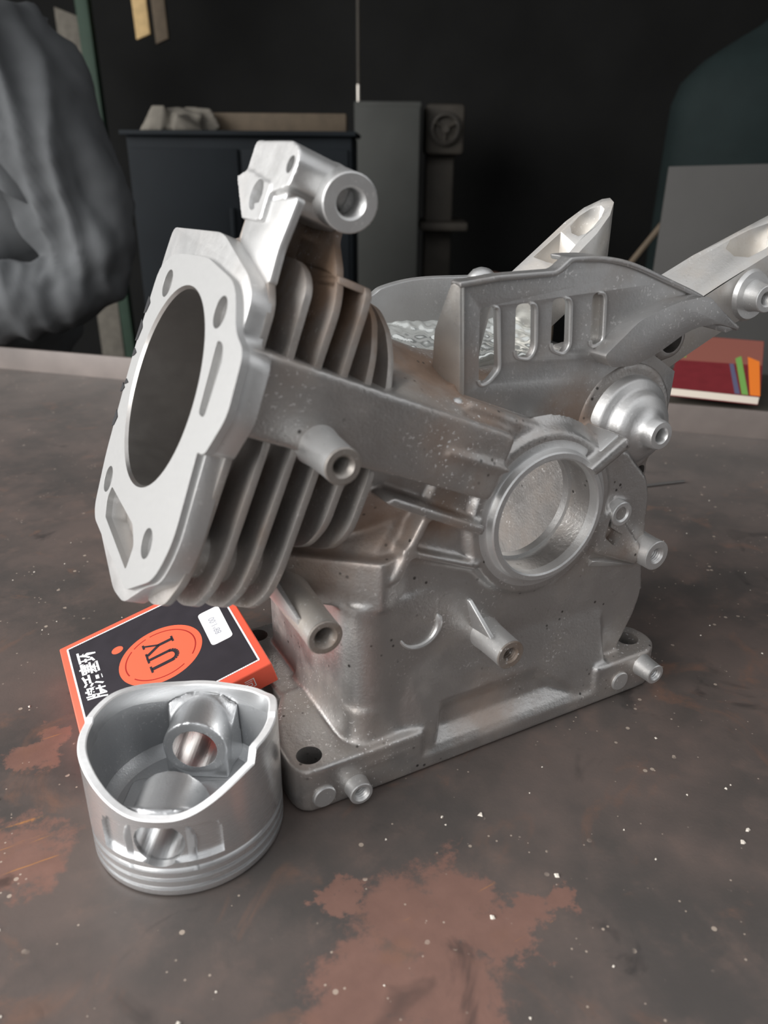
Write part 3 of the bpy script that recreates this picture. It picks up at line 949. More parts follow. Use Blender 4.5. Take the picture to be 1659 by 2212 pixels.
def arm_solid(top, drop, holes, name, mat):
    """flat-topped arm: TOP outline in 3D, walls DROP deep, HOLES sunk pockets as 3D outlines"""
    b = B()
    import numpy as np
    A_ = np.array([[p[0], p[1], 1.0] for p in top])
    co = np.linalg.lstsq(A_, np.array([p[2] for p in top]), rcond=None)[0]
    loops = [[V((p[0], p[1], float(0.75 * (co[0] * p[0] + co[1] * p[1] + co[2]) + 0.25 * p[2]))) for p in l] for l in [top] + list(holes)]
    flat = [p for l in loops for p in l]
    n = len(flat)
    tris = tessellate_polygon([[V((p.x + 0.35 * p.z, p.y, 0)) for p in l] for l in loops])
    vs = flat[:]
    fs = [tuple(t) for t in tris]
    o_ = 0
    for li, l in enumerate(loops):
        d = drop if li == 0 else drop * 0.55
        base = len(vs)
        vs += [p + V((0.2 * 0, 0, -d)) for p in l]
        c = len(l)
        for i in range(c):
            fs.append((o_ + i, o_ + (i + 1) % c, base + (i + 1) % c, base + i))
        fs.append(tuple(range(base, base + c)))
        o_ += c
    b.add(vs, fs)
    return link(name, b.mesh(name, 0.5, 2, smooth=35), mat, eb)


hole = [(73.0, 90, 202.4), (79, 91, 205.2), (84.1, 90.2, 207.4), (88.0, 87.5, 208.9), (87.8, 84.5, 207.6), (84.1, 82.2, 205.8), (79, 80.6, 203.6), (74.5, 80.2, 201.6), (71.5, 82, 200.3), (70.8, 86, 200.7)]
pocket = [(68.6, 91, 199.6), (68.4, 80, 194.8), (58.5, 78.4, 186.0), (56, 84, 186.6), (54, 91.5, 187.2)]
arm_solid(top, 24, [hole, pocket], 'tank_arm', 'cast_warm')
top2 = [(96, 55, 149), (123.6, 55, 166.4), (140.1, 55, 176.1), (154.5, 55, 182.8), (172, 55, 190.5), (205, 57, 199), (214, 66, 203), (204, 75, 203.5), (190.8, 75, 201.6), (165.1, 75, 195.7), (140.2, 75, 190.1), (119, 75, 179.2), (92, 75, 162)]
hole2 = [(163, 73, 193.8), (176, 72.8, 196.8), (188, 71, 198.4), (192, 66, 197.6), (186, 61, 195.0), (172, 59, 191.0), (162, 59.5, 187.4), (157, 64, 187.4), (157, 70, 190.5)]
arm_solid(top2, 26, [hole2], 'tank_arm', 'cast_warm')
link('arm_lug', B().lathe([(0, 10), (14, 10), (13.2, 4), (11.5, 1), (0, 1)], (162, 52, 167.6), (0, 1, 0), 32, closed=False).mesh('arm_lug'), 'cast_light', eb)
boss('arm_boss', (162.6, 56, 167.4), (160.5, 43.5, 167.3), 9, 6.6, 3.2, 'cast_light', 'cast_light', 7)

# ================================================================== piston, crown down
PX, PY, PR = -145.2, 18.95, 34.6
PA = math.radians(-121)
prot = Matrix.Rotation(PA, 3, 'Z')
PZ = 0.35
pi_ = thing('piston', 'shiny bare alloy piston standing upside down on the bench beside the block', 'piston', (PX, PY, PZ), rot=prot)


def Fp(v):
    return prot @ V(v) + V((PX, PY, PZ))


def sstep(a, b, x):
    t = max(0, min(1, (x - a) / (b - a)))
    return t * t * (3 - 2 * t)


def Hs(th):
    a = abs((math.degrees(th) + 180) % 360 - 180)
    back = a > 90
    a2 = 180 - a if back else a
    h_ = 34.2 + 9.8 * sstep(8, 62, a2) + (5.5 * sstep(60, 63, a2) if math.sin(th) > 0 else 0)
    if back:
        h_ = 38.6 + 6.6 * sstep(10, 70, a2) + (5.5 * sstep(48, 82, a2) if math.sin(th) > 0 else 0)
    return h_


SEG = 144
RI = 31.0


def piston_rows(rows):
    vs, fs = [], []
    for row in rows:
        for k in range(SEG):
            th = 2 * PI * k / SEG
            r, z = row
            z = z if not callable(z) else z(th)
            vs.append(V((r * math.cos(th), r * math.sin(th), z)))
    for i in range(len(rows)):
        j = (i + 1) % len(rows)
        for k in range(SEG):
            q = (k + 1) % SEG
            fs.append((i * SEG + k, i * SEG + q, j * SEG + q, j * SEG + k))
    return vs, fs


def placed(vs):
    return [Fp(v) for v in vs]


vs, fs = piston_rows([(PR, 13.6), (PR, lambda t: Hs(t) - 0.5), (PR - 0.4, Hs), (RI + 1.0, Hs), (RI + 0.6, lambda t: Hs(t) - 0.5), (RI, lambda t: Hs(t) - 7), (RI, 13.6)])
me = B().add(placed(vs), fs).mesh('skirt', smooth=0)
cut = []
for sgn in (1, -1):
    sec = [(33.1 * math.cos(a), 33.1 * math.sin(a)) for a in [math.radians(d) for d in range(-36, 37, 4)]]
    sec += [(40 * math.cos(a), 40 * math.sin(a)) for a in [math.radians(d) for d in range(36, -37, -8)]]
    # the recess has rounded upper corners: three stacked sectors
    for z0, z1, lim in ((15.5, 27.5, 36), (27.4, 29.8, 34.5), (29.7, 31.0, 31)):
        s2 = [(33.1 * math.cos(math.radians(d)), 33.1 * math.sin(math.radians(d))) for d in [-lim + 2 * lim * i / 18 for i in range(19)]]
        s2 += [(40 * math.cos(math.radians(d)), 40 * math.sin(math.radians(d))) for d in [lim - 2 * lim * i / 9 for i in range(10)]]
        b = B().prism(s2, z0, z1, lambda u, v, w: Fp((u * sgn, v * sgn, w)))
        cut.append(b.mesh('c', smooth=0))
    cut.append(B().lathe([(0, 22), (8.6, 22), (8.6, 44), (0, 44)], Fp((0, 0, 22.6)), prot @ V((sgn, 0, 0)), 48, closed=False).mesh('c', smooth=0))
me = boolean(me, cut)
me.shade_smooth()
me.set_sharp_from_angle(angle=math.radians(28))
me.materials.clear()
me.materials.append(M['piston'])
me.materials.append(M['piston_in'])
me.materials.append(M['rim'])
for p in me.polygons:
    c = prot.inverted() @ (p.center / K - V((PX, PY, PZ)))
    r = math.hypot(c.x, c.y)
    if r < RI + 0.35 and math.hypot(c.y, c.z - 22.6) > 8.7 and c.z < Hs(math.atan2(c.y, c.x)) - 7.2:
        p.material_index = 1
    elif RI + 0.3 < r < PR - 0.1 and c.z > 33:
        p.material_index = 2
link('skirt', me, None, pi_)
prof = [(0, 0), (PR - 1.2, 0), (PR - 0.3, 0.5), (PR, 1.4), (PR, 3.0), (PR - 1.5, 3.0), (PR - 1.5, 4.7), (PR, 4.7), (PR, 7.0), (PR - 1.5, 7.0), (PR - 1.5, 8.7), (PR, 8.7), (PR, 10.9), (PR - 1.5, 10.9), (PR - 1.5, 13.2), (PR, 13.2), (PR, 14.0), (RI + .2, 14.0), (RI - 1.5, 11), (RI - 4, 9.2), (RI - 9, 8.6), (0, 8.6)]
me = B().lathe(prof, (PX, PY, PZ), (0, 0, 1), SEG, closed=False).mesh('crown', smooth=28)
me.materials.append(M['piston'])
me.materials.append(M['piston_in'])
for p in me.polygons:
    if p.center.z / K > 8 and math.hypot(p.center.x / K - PX, p.center.y / K - PY) < RI:
        p.material_index = 1
link('crown', me, None, pi_, 'crown with three ring grooves')
for sgn in (1, -1):
    b = B()
    d = V((sgn, 0, 0))
    b.lathe([(0, 12.5), (12.4, 12.5), (12.4, 31.8), (0, 31.8)], (0, 0, 22.8), d, 40, closed=False)
    b.box((min(13 * sgn, 31.5 * sgn), -12.0, 8.4), (max(13 * sgn, 31.5 * sgn), 12.0, 23))
    b.hull([(13.5 * sgn, -10, 9), (13.5 * sgn, 10, 9), (27 * sgn, -15, 9), (27 * sgn, 15, 9), (14 * sgn, -10, 15), (14 * sgn, 10, 15), (27.5 * sgn, -14, 33), (27.5 * sgn, 14, 33), (30.5 * sgn, -7, 35.4), (30.5 * sgn, 7, 35.4), (31.2 * sgn, -5, 10), (31.2 * sgn, 5, 10)])
    b.v = placed(b.v)
    me = remesh(b.mesh('pin_boss', smooth=0), 0.6, 5)
    me = boolean(me, [B().lathe([(0, 8), (8.6, 8), (8.6, 44), (0, 44)], Fp((0, 0, 22.6)), prot @ d, 48, closed=False).mesh('c', smooth=0)])
    me.shade_smooth()
    me.set_sharp_from_angle(angle=math.radians(40))
    me.materials.clear()
    me.materials.append(M['piston_in'])
    me.materials.append(M['piston'])
    for p in me.polygons:
        c = prot.inverted() @ (p.center / K - V((PX, PY, PZ)))
        if math.hypot(c.y, c.z - 22.6) < 8.75:
            p.material_index = 1
    # keep the wall outside untouched: the boss stops inside the skirt
    link('pin_boss', me, None, pi_)
ci = B()
ci.prism(rounded([(-9, -24), (9, -24), (11, -8), (8, 2), (-8, 2), (-11, -8)], 4), 8.4, 10.6)
ci.prism(rounded([(-9, 24), (9, 24), (11, 8), (8, -2), (-8, -2), (-11, 8)], 4), 8.4, 10.4)
ci.v = placed(ci.v)
link('crown_pad', ci.mesh('crown_pad', 0.9, 3), 'piston_in', pi_)

# ================================================================== carton of piston rings
RBX = Matrix(((0.9618, 0.0211, -0.273), (-0.0342, 0.9985, -0.0435), (0.2717, 0.0512, 0.961)))
BP = V((-135.705, 96.088, 24.1))
bxr = thing('piston_ring_box', 'flat orange and black printed carton leaning on the block foot behind the piston', 'box', BP, rot=RBX)


def Fb(u, v, w):
    return RBX @ V((u, v, w)) + BP


W2, D2, T2 = 40.7, 39.6, 10.7
link('carton', B().box((-W2, -D2, -T2), (W2, D2, 0), Fb).mesh('carton', 0.7, 3), 'carton', bxr)
link('black_panel', B().box((-37.2, -34.2, -0.1), (37.0, 36.0, 0.06), Fb).mesh('black_panel'), 'ink_black', bxr, 'black printed panel')
zz = B()
n = 74
for (a, b) in (((-37.2, -34.2), (37.0, -34.2)), ((37.0, -34.2), (37.0, 36.0)), ((37.0, 36.0), (-37.2, 36.0)), ((-37.2, 36.0), (-37.2, -34.2))):
    a, b = V((*a, 0)), V((*b, 0))
    d = (b - a) / n
    e = V((-d.y, d.x, 0)).normalized()
    for k in range(n):
        p = a + d * (k + 0.2)
        q = a + d * (k + 0.75)
        zz.add([Fb(x.x, x.y, 0.09) for x in (p - e * 0.3, q - e * 0.3 + d * .35, q + e * 0.55 + d * .35, p + e * 0.55)], [(0, 1, 2, 3)])
link('dashed_border', zz.mesh('dashed_border', smooth=0), 'ink_white', bxr, 'white dashed border line', 'stuff')
lg = link('logo_oval', B().prism(circle(0.8, 0.4, 19.3, 64, 18.6), 0.02, 0.10, Fb).mesh('logo_oval', smooth=0), 'ink_red', bxr, 'orange round emblem with two black letters')
rg = B()
for a0, a1 in ((-150, -62), (-40, 96), (103, 128), (134, 196)):
    for a in range(a0, a1, 4):
        q = [(r_, math.radians(x)) for r_, x in ((15.9, a), (16.5, a), (16.5, min(a + 4, a1)), (15.9, min(a + 4, a1)))]
        rg.add([Fb(0.8 + r_ * math.cos(x), 0.4 + r_ * 0.96 * math.sin(x), 0.13) for r_, x in q], [(0, 1, 2, 3)])
link('emblem_line', rg.mesh('emblem_line', smooth=0), 'ink_dark_red', bxr)
link('red_dot', B().prism(circle(-16.1, 17.9, 2.7, 28, 2.5), 0.02, 0.10, Fb).mesh('red_dot', smooth=0), 'ink_red', bxr, 'small orange dot')
link('sticker', B().prism(rounded([(22.3, -11.2), (32.6, -11.2), (33.2, 14.9), (22.6, 14.9)], 2.2), 0.05, 0.16, Fb).mesh('sticker', smooth=0), 'sticker', bxr, 'white size sticker with rounded corners')
# two serif letters, each drawn as strokes; they read along +v, tops towards -u
letters = B()


def stroke(a, b, w, w2=None, z=0.16):
    a, b = V((*a, 0)), V((*b, 0))
    d = (b - a).normalized()
    e = V((-d.y, d.x, 0))
    w2 = w2 or w
    return [Fb(p.x, p.y, z) for p in (a - e * w / 2, b - e * w2 / 2, b + e * w2 / 2, a + e * w / 2)]


def lput(b, a, c, w, w2=None):
    b.add(stroke(a, c, w, w2), [(0, 1, 2, 3)])


ub = B()
lput(ub, (-5.0, -6.9), (5.0, -6.9), 2.1)
lput(ub, (-5.0, 0.0), (5.0, 0.0), 1.8)
lput(ub, (-5.2, -9.2), (-5.2, -4.6), 1.0)
lput(ub, (-5.2, -2.0), (-5.2, 2.0), 1.0)
pts = [(4.6 + 2.9 * math.sin(math.radians(a)), -3.45 - 3.4 * math.cos(math.radians(a))) for a in range(0, 181, 20)]
for a, b in zip(pts, pts[1:]):
    lput(ub, a, b, 2.1)
link('letter_u', ub.mesh('letter_u', smooth=0, merge=False), 'ink_black', lg)
yb = B()
lput(yb, (-4.8, 3.4), (1.6, 7.2), 1.7)
lput(yb, (-4.8, 10.8), (1.6, 7.2), 1.2)
lput(yb, (1.2, 7.2), (8.0, 7.2), 1.9)
lput(yb, (-5.1, 1.8), (-5.1, 5.2), 1.0)
lput(yb, (-5.1, 9.0), (-5.1, 12.2), 1.0)
lput(yb, (8.0, 5.2), (8.0, 9.4), 1.0)
link('letter_y', yb.mesh('letter_y', smooth=0, merge=False), 'ink_black', lg)


def text(name, body, size, org, ex, ey, mat, parent, shear=0.0, offset=0.0, spacing=1.0, align='CENTER'):
    cu = bpy.data.curves.new(name, 'FONT')
    cu.body = body
    cu.size = 1
    cu.shear = shear
    cu.offset = offset
    cu.space_character = spacing
    cu.align_x = align
    cu.align_y = 'CENTER'
    cu.resolution_u = 3
    t = bpy.data.objects.new('tmp', cu)
    COL.objects.link(t)
    bpy.context.view_layer.update()
    me = bpy.data.meshes.new_from_object(t.evaluated_get(bpy.context.evaluated_depsgraph_get()))
    bpy.data.objects.remove(t)
    bpy.data.curves.remove(cu)
    ex, ey, org = V(ex), V(ey), V(org)
    for v in me.vertices:
        v.co = (org + ex * (v.co.x * size) + ey * (v.co.y * size)) * K
    me.name = name
    return link(name, me, mat, parent)


ru, rv, rw = RBX @ V((1, 0, 0)), RBX @ V((0, 1, 0)), RBX @ V((0, 0, 1))
for i, ch in enumerate('牌活塞环'):
    text('lettering', ch, 9.3, Fb(-29.2, -4.6 + 9.2 * i, 0.14), rv, -ru, 'ink_white', bxr, shear=0.3, offset=0.022)
text('size_print', '88*1.00', 4.3, Fb(27.6, 1.6, 0.20), rv, -ru, 'ink_faint', bxr)
for i, ch in enumerate('公司'):
    text('side_lettering', ch, 5.4, Fb(22.2 + 7.2 * i, -D2 - 0.08, -5.3), ru, rw, 'cov_print' if 'cov_print' in M else 'sticker', bxr)

# ================================================================== book behind the lip
BKP = V((424.5, 273.77, 29.58))
RK = Matrix.Rotation(-0.888, 3, 'Z') @ Matrix.Rotation(0.245, 3, 'X')
ledge = thing('back_bench', 'dark plank bench close behind the raised rear edge of the workbench', 'bench', F_t(0, 560, FLOOR))
link('plank', B().box((-150, TR + 12, 2), (900, TR + 190, 14), F_t).mesh('plank', 1), 'brown_iron', ledge)
for u in (-100, 850):
    link('leg', B().box((u - 20, TR + 60, FLOOR), (u + 20, TR + 100, 2), F_t).mesh('leg', 1), 'brown_iron', ledge)
bk = thing('book', 'small maroon notebook with white page edge and orange and green cover stripes', 'book', BKP, rot=RK)


def Fk(u, v, w):
    return RK @ V((u, v, w)) + BKP


link('cover', B().prism(rounded([(-39.8, 0), (39.8, 0), (39.8, 116.6), (-39.8, 116.6)], 1.5), -0.8, 0, Fk).mesh('cover', smooth=0), 'book_cover', bk)
link('back_cover', B().prism(rounded([(-39.8, 0), (39.8, 0), (39.8, 116.6), (-39.8, 116.6)], 1.5), -9.2, -8.4, Fk).mesh('back_cover', smooth=0), 'book_cover', bk)
link('page_block', B().box((-39.2, 0.4, -8.4), (39.0, 116, -0.8), Fk).mesh('page_block'), 'pages', bk, 'cream page edge')
link('cover_print', B().prism([(-39.5, 58), (39.5, 62), (39.5, 116), (-39.5, 116)], 0, 0.08, Fk).mesh('cover_print', smooth=0), 'cov_pink', bk, 'faded rose upper half of the cover')
link('orange_stripe', B().prism([(31, 0.5), (39.6, 0.5), (37, 70), (26, 78)], 0.02, 0.16, Fk).mesh('orange_stripe', smooth=0), 'cov_orange', bk, 'orange cover stripe')
link('green_stripe', B().prism([(24, 0.5), (29.5, 0.5), (20, 78), (15, 72)], 0.02, 0.18, Fk).mesh('green_stripe', smooth=0), 'cov_green', bk, 'green cover stripe')
link('blue_stripe', B().prism([(18, 0.5), (22.5, 0.5), (14, 60), (10, 60)], 0.02, 0.16, Fk).mesh('blue_stripe', smooth=0), 'cov_blue', bk, 'slate blue cover stripe')
link('green_corner', B().prism([(-39.5, 72), (-31, 64), (-33, 116), (-37, 116)], 0.02, 0.16, Fk).mesh('green_corner', smooth=0), 'cov_green', bk)

# ================================================================== person leaning on the bench
pe = thing('person', 'person in a dark grey long sleeved shirt leaning folded arms behind the bench', 'person', G(-560, 1120, FLOOR))


def skinned(name, pts, edges, mat, levels=2, root=0):
    me = bpy.data.meshes.new(name)
    me.from_pydata([p[0] * K for p in pts], edges, [])
    o = bpy.data.objects.new(name, me)
    COL.objects.link(o)
    sk = o.modifiers.new('skin', 'SKIN')
    sk.use_smooth_shade = True
    for i, p in enumerate(pts):
        r = p[1]
        me.skin_vertices[0].data[i].radius = (r * K, r * K) if isinstance(r, (int, float)) else (r[0] * K, r[1] * K)
        me.skin_vertices[0].data[i].use_root = i == root
    ss = o.modifiers.new('sub', 'SUBSURF')
    ss.levels = ss.render_levels = levels
    bpy.context.view_layer.update()
    m2 = apply_mods(o)
    bpy.data.objects.remove(o)
    m2.shade_smooth()
    m2.name = name
    return m2


def Pp(x, d, z):
    return G(x, d, z)


body = [(Pp(-560, 1165, -140), 92), (Pp(-560, 1130, 0), 84), (Pp(-556, 1070, 150), 96), (Pp(-550, 1000, 290), 90), (Pp(-548, 978, 352), 50), (Pp(-544, 962, 392), 50), (Pp(-540, 944, 440), 74), (Pp(-540, 940, 500), 84), (Pp(-540, 946, 548), 70), (Pp(-540, 950, 566), 40),
        (Pp(-420, 990, 312), 46), (Pp(-335, 965, 92), 34), (Pp(-445, 905, 74), 26), (Pp(-530, 892, 70), 17), (Pp(-570, 888, 66), 20),
        (Pp(-680, 990, 312), 46), (Pp(-760, 985, 100), 34), (Pp(-650, 915, 72), 26), (Pp(-560, 925, 90), 17), (Pp(-520, 930, 92), 20),
        (Pp(-500, 1165, -190), 62), (Pp(-500, 1060, -430), 46), (Pp(-500, 1160, -665), 28), (Pp(-500, 1090, -685), 15),
        (Pp(-620, 1165, -190), 62), (Pp(-620, 1060, -430), 46), (Pp(-620, 1160, -665), 28), (Pp(-620, 1090, -685), 15)]
bed = [(0, 1), (1, 2), (2, 3), (3, 4), (4, 5), (5, 6), (6, 7), (7, 8), (8, 9)]
bed += [(3, 10), (10, 11), (11, 12), (12, 13), (13, 14), (3, 15), (15, 16), (16, 17), (17, 18), (18, 19), (0, 20), (20, 21), (21, 22), (22, 23), (0, 24), (24, 25), (25, 26), (26, 27)]
# five fingers on each hand
for base, sgn in ((14, -1), (19, 1)):
    bp = body[base][0]
    for k in range(5):
        dz = 6 - 7 * k
        ln = (26, 38, 42, 38, 28)[k]
        a = len(body)
        thumb = k == 0
        body.append((bp + GX * (sgn * (8 if thumb else 18)) + V((0, 0, dz + (8 if thumb else 0))), 6.5))
        body.append((bp + GX * (sgn * (18 + ln * 0.5)) + GY * (-4) + V((0, 0, dz + (12 if thumb else 0))), 6.2))
        body.append((bp + GX * (sgn * (18 + ln * 0.8)) + GY * 4 + V((0, 0, dz - 4 + (12 if thumb else 0))), 5.4))
        bed += [(base, a), (a, a + 1), (a + 1, a + 2)]
me = skinned('body', body, bed, None, 1)
me.materials.append(M['skin'])
me.materials.append(M['trouser'])
for p in me.polygons:
    if p.center.z / K < -120:
        p.material_index = 1
link('body', me, None, pe)
# face and hair sit on the head
hc = Pp(-540, 942, 478)
fz = B()
fz.hull([hc + GY * -60 + GX * x + V((0, 0, z)) for x, z in ((-9, -22), (9, -22), (-4, 8), (4, 8))] + [hc + GY * -86 + V((0, 0, -18)), hc + GY * -50 + V((0, 0, 12))])
link('nose', fz.mesh('nose', 3), 'skin', pe)
for s_ in (-1, 1):
    link('eye', B().lathe([(0, -4), (6, -3), (8, 0), (6, 3), (0, 4)], hc + GX * (24 * s_) + GY * -61 + V((0, 0, 2)), GY, 14, closed=False).mesh('eye'), 'pages', pe)
    link('iris', B().lathe([(0, -5), (3.4, -4.6), (3.4, -3), (0, -3)], hc + GX * (24 * s_) + GY * -61 + V((0, 0, 2)), GY, 12, closed=False).mesh('iris'), 'hair', pe)
    link('eyebrow', B().tube([hc + GX * (12 * s_) + GY * -65 + V((0, 0, 18)), hc + GX * (25 * s_) + GY * -63 + V((0, 0, 21)), hc + GX * (38 * s_) + GY * -55 + V((0, 0, 17))], [2, 3, 2], 8).mesh('eyebrow'), 'hair', pe)
    link('ear', B().lathe([(0, -5), (12, -4), (16, 0), (12, 4), (0, 5)], hc + GX * (70 * s_) + GY * 4 + V((0, 0, -4)), GX, 14, closed=False).mesh('ear'), 'skin', pe)
link('mouth', B().tube([hc + GX * -19 + GY * -54 + V((0, 0, -42)), hc + GY * -62 + V((0, 0, -41)), hc + GX * 19 + GY * -54 + V((0, 0, -42))], [2, 4.5, 2], 8).mesh('mouth'), 'rust_rag', pe)
hv, hf = [], []
for j in range(11):
    for i in range(28):
        a_ = 2 * PI * i / 28
        front = max(0.0, -math.sin(a_))
        lo = -30 + 94 * front ** 0.7
        f_ = j / 10
        z_ = lo + (102 - lo) * f_
        rr2 = 92 * math.sqrt(max(0.0004, 1 - ((z_ - 8) / 96) ** 2)) if z_ > 8 else 92 - (8 - z_) * 0.25
        hv.append(hc + GX * (rr2 * math.cos(a_)) + GY * (6 + rr2 * math.sin(a_)) + V((0, 0, z_)))
for j in range(10):
    for i in range(28):
        hf.append((j * 28 + i, j * 28 + (i + 1) % 28, (j + 1) * 28 + (i + 1) % 28, (j + 1) * 28 + i))
hf.append(tuple(range(10 * 28, 11 * 28)))
hf.append(tuple(range(27, -1, -1)))
link('hair', B().add(hv, hf).mesh('hair'), 'hair', pe)

shirt = [(Pp(-560, 1150, -90), 96), (Pp(-545, 1090, 40), 140), (Pp(-510, 1050, 150), 165), (Pp(-550, 1000, 290), 98), (Pp(-548, 975, 352), 50),
         (Pp(-432, 985, 308), 74), (Pp(-385, 978, 235), 74), (Pp(-352, 968, 160), 68), (Pp(-338, 955, 98), 56), (Pp(-380, 922, 72), 46), (Pp(-440, 905, 74), 46), (Pp(-505, 894, 72), 38), (Pp(-535, 890, 68), 28),
         (Pp(-680, 990, 308), 72), (Pp(-735, 985, 210), 64), (Pp(-755, 970, 100), 54), (Pp(-690, 920, 76), 44), (Pp(-600, 918, 88), 36), (Pp(-566, 922, 90), 28)]
sed = [(0, 1), (1, 2), (2, 3), (3, 4), (3, 5), (5, 6), (6, 7), (7, 8), (8, 9), (9, 10), (10, 11), (11, 12), (3, 13), (13, 14), (14, 15), (15, 16), (16, 17), (17, 18)]
me = skinned('shirt', shirt, sed, None, 4)
o = link('shirt', me, 'shirt', pe, 'dark grey long sleeved shirt, creased at the elbow')
from mathutils import noise as mn
mshirt = o.data
nrm = [v.normal.copy() for v in mshirt.vertices]
for v, nn in zip(mshirt.vertices, nrm):
    p = v.co / K - G0
    gx, gd, z = p.dot(GX), p.dot(GY), p.z
    fore = sstep(135, 95, z) if gx > -800 else 0
    # long slanting creases on the upper arm, short cross creases on the forearm
    q = V((gx * 0.030 + z * 0.010, gd * 0.012, z * 0.006 - gx * 0.004))
    q2 = V((gx * 0.045, gd * 0.01, z * 0.008))
    f1 = 1 - abs(mn.noise(q)) * 2.2
    f2 = 1 - abs(mn.noise(q2 + V((3, 1, 7)))) * 2.0
    f3 = mn.noise(V((gx, gd, z)) * 0.02) * 7 + mn.noise(V((gx, gd, z)) * 0.07) * 1.6
    v.co = v.co + nn * ((f1 * 13 * (1 - fore) + f2 * 7 * fore - 6 + f3) * K)
mshirt.update()
# ================================================================== dim things at the back of the workshop
cb = thing('steel_cabinet', 'low dark navy steel cabinet in the dim shop behind the engine block', 'cabinet', G(-253, 1620, FLOOR))
link('body', B().box((-447, 1500, FLOOR), (-59, 1760, 255), F_gh).mesh('body', 4), 'navy', cb)
for i in range(2):
    d = link('door', B().box((-440 + i * 190, 1494, FLOOR + 40), (-256 + i * 190, 1501, 235), F_gh).mesh('door', 2), 'navy', cb)
    hnd = link('handle', B().tube([G(-270 + i * 34, 1490, 60), G(-270 + i * 34, 1488, 100), G(-270 + i * 34, 1490, 140)], 5, 8).mesh('handle'), 'navy', d)
link('top', B().box((-455, 1490, 255), (-52, 1765, 263), F_gh).mesh('top', 2), 'navy', cb)
rg_ = B()
random.seed(11)
for i in range(9):
    c = G(-420 + 9 * i + random.uniform(-12, 12), 1600 + random.uniform(-30, 30), 263)
    rg_.hull([c + V((random.uniform(-34, 34), random.uniform(-34, 34), random.uniform(0, 44) if k % 2 else 0)) for k in range(14)])
me = remesh(rg_.mesh('crumpled_rag', smooth=0), 4, 3)
me.shade_smooth()
tag(link('crumpled_rag', me, 'rag'), 'grey brown crumpled rag lying on the dark navy cabinet', 'rag')
tag(link('timber_beam', B().box((-330, 1640, 263), (-75, 1700, 296), F_gh).mesh('timber_beam', 3), 'wood_brown'), 'short brown timber lying on the cabinet right of the rag', 'timber')

gp = thing('locker', 'tall narrow grey locker in the middle of the dim back of the shop', 'locker', G(5, 2400, FLOOR))
link('body', B().box((-85, 2310, FLOOR), (90, 2560, 352), F_gh).mesh('body', 4), 'olive', gp)
link('door', B().box((-78, 2300, FLOOR + 30), (86, 2312, 340), F_gh).mesh('door', 2), 'olive', gp)
mc = thing('drill_press', 'old brown iron machine with a round wheel right of the grey locker', 'machine', G(160, 2480, FLOOR))
link('column', B().box((112, 2440, FLOOR + 30), (190, 2540, 340), F_gh).mesh('column', 6), 'brown_iron', mc)
link('base', B().box((98, 2380, FLOOR), (250, 2600, FLOOR + 32), F_gh).mesh('base', 6), 'brown_iron', mc)
link('gear_head', B().box((105, 2390, 225), (212, 2560, 352), F_gh).mesh('gear_head', 12), 'brown_iron', mc)
link('hand_wheel', B().lathe([(34, -7), (40, -4), (42, 0), (40, 4), (34, 7), (31, 0)], G(158, 2376, 290), GY, 32).mesh('hand_wheel'), 'steel_rod', mc)
link('hub', B().lathe([(0, -14), (10, -14), (10, 14), (0, 14)], G(158, 2380, 290), GY, 20, closed=False).mesh('hub'), 'brown_iron', mc)
for a in range(3):
    e = GX * math.cos(a * 2.094 + .5) + V((0, 0, math.sin(a * 2.094 + .5)))
    link('spoke', B().tube([G(158, 2378, 290), G(158, 2378, 290) + e * 34], 3.5, 8).mesh('spoke'), 'brown_iron', mc)
link('table', B().box((97, 2370, 30), (230, 2560, 52), F_gh).mesh('table', 4), 'brown_iron', mc)
rd = thing('hanging_rod', 'thin bright steel rod hanging upright from the ceiling near the grey locker', 'rod', G(-70, 2200, 345))
link('shaft', B().tube([G(-70, 2200, 380), G(-70, 2200, 1300)], 4, 10).mesh('shaft'), 'brown_iron', rd)
link('tip', B().tube([G(-70, 2200, 345), G(-70, 2200, 382)], 5.5, 10).mesh('tip'), 'steel_rod', rd, 'bright worn tip')

sh = thing('metal_sheet', 'dull grey flat sheet standing upright behind the bench at the right', 'sheet', G(430, 1105, FLOOR))
link('panel', B().prism([(352, -560), (360, 217), (640, 226), (640, -560)], 1100, 1106, F_g()).mesh('panel', 1), 'grey_sheet', sh)
link('batten', B().box((352, 1106, FLOOR), (640, 1140, -545), F_gh).mesh('batten', 2), 'wood_brown', sh)
tag(link('leaning_stick', B().tube([G(350, 1215, FLOOR), G(358, 1208, 86), G(398, 1195, 149), G(412, 1190, 175)], [6, 5, 4.5, 4], 8).mesh('leaning_stick'), 'wood_brown'), 'thin brown stick leaning left of the grey sheet', 'stick')

# tarpaulin-covered stack at the upper right
tb = B()
rows, cols = 26, 40
vs = []
for j in range(rows):
    f = j / (rows - 1)
    z = 455 - (455 - FLOOR) * f ** 1.3
    for i in range(cols):
        a = 2 * PI * i / cols
        ex = 1 - 0.9 * (1 - sstep(0, 0.22, f)) ** 1.5
        fold = 1 + 0.05 * f * math.sin(a * 9 + 2 * math.sin(a * 2)) + 0.03 * math.sin(a * 4 + f * 3)
        vs.append(G(690 + 170 * ex * fold * math.cos(a), 1620 + 110 * ex * fold * math.sin(a), z))
fs = [(j * cols + i, j * cols + (i + 1) % cols, (j + 1) * cols + (i + 1) % cols, (j + 1) * cols + i) for j in range(rows - 1) for i in range(cols)]
fs += [tuple(range(cols)), tuple(range(rows * cols - 1, (rows - 1) * cols - 1, -1))]
tag(link('covered_stack', tb.add(vs, fs).mesh('covered_stack', smooth=180), 'teal'), 'tall stack under a dark teal cloth behind the grey sheet', 'cloth')

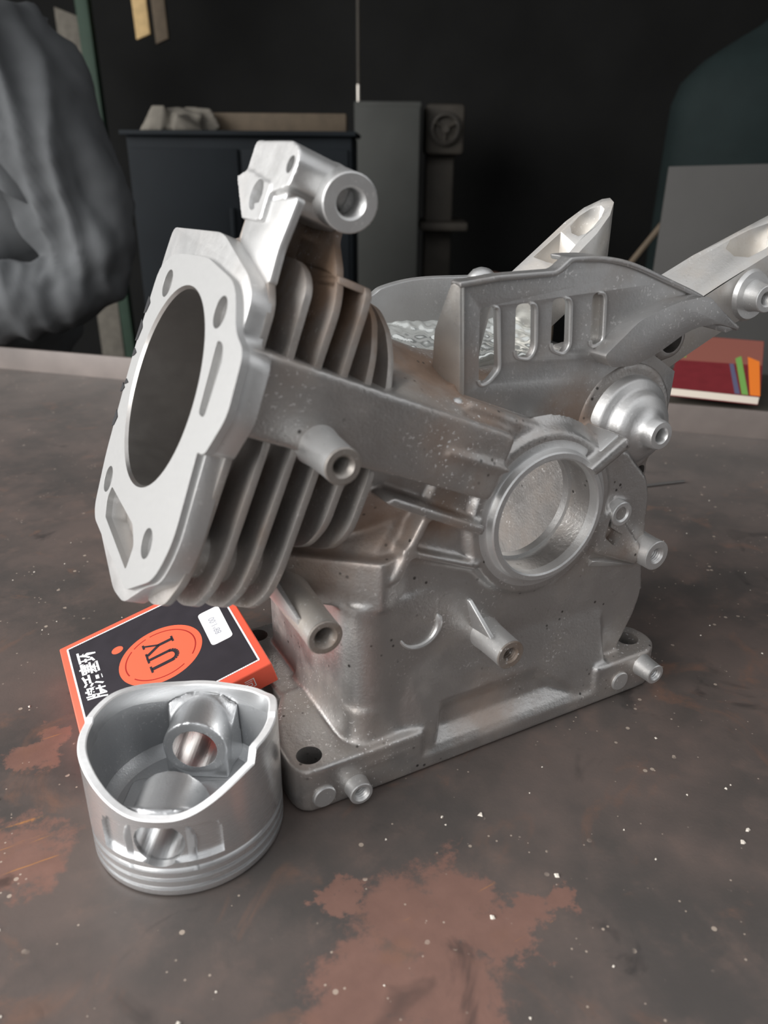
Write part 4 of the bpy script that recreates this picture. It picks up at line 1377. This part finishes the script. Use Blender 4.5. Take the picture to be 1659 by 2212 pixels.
rr_ = B()
random.seed(5)
for i in range(6):
    c = G(172 + random.uniform(-22, 22), 1400 + random.uniform(-15, 15), 20)
    rr_.hull([c + V((random.uniform(-24, 24), random.uniform(-24, 24), random.uniform(-20, 30))) for k in range(12)])
me = remesh(rr_.mesh('rust_cloth', smooth=0), 4, 3)
me.shade_smooth()
crt = thing('crate', 'dark wooden crate holding a rust brown cloth behind the engine block', 'crate', G(180, 1420, FLOOR))
for z in range(6):
    z0 = FLOOR + 4 + z * 104
    link('slat', B().box((70, 1360, z0), (290, 1370, z0 + 92), F_gh).mesh('slat', 1), 'wood_brown', crt)
link('lid', B().box((70, 1360, 0), (290, 1480, 9), F_gh).mesh('lid', 1), 'wood_brown', crt)
for x in (75, 275):
    for d in (1370, 1466):
        link('post', B().box((x, d, FLOOR), (x + 12, d + 12, 2), F_gh).mesh('post', 1), 'wood_brown', crt)
tag(link('rust_cloth', me, 'rust_rag'), 'small rust brown cloth heaped on the crate behind the block', 'cloth')

# boards and a post by the gap at the upper left
for (x0, x1, zb, dz, mt, lb) in ((-700, -655, 505, 0, 'wood_yellow', 'bright yellow hanging plank, left of two at the upper left'), (-648, -606, 495, 0, 'wood_brown', 'brown hanging plank beside the bright yellow one')):
    p_ = thing('hanging_plank', lb, 'plank', G((x0 + x1) / 2, 2500, zb), 'planks hung at the upper left')
    link('board', B().prism([(x0 + 18, zb), (x1 + 12, zb + 14), (x1 - 8, 1240), (x0 - 4, 1240)], 2490, 2508, F_g()).mesh('board', 2), mt, p_)
    link('cord', B().tube([G((x0 + x1) / 2, 2499, 1235), G((x0 + x1) / 2, 2499, 1302)], 4, 8).mesh('cord'), 'rag', p_)
tag(link('green_post', B().prism([(-800, FLOOR), (-770, FLOOR), (-795, 1300), (-832, 1300)], 2440, 2475, F_g()).mesh('green_post', 3), 'green_post'), 'dull green upright post behind the person\'s shoulder', 'post')
tag(link('pale_board', B().prism([(-905, FLOOR), (-835, FLOOR), (-835, 560), (-905, 585)], 2520, 2540, F_g()).mesh('pale_board', 2), 'rag'), 'pale beige board standing behind the green post', 'board')
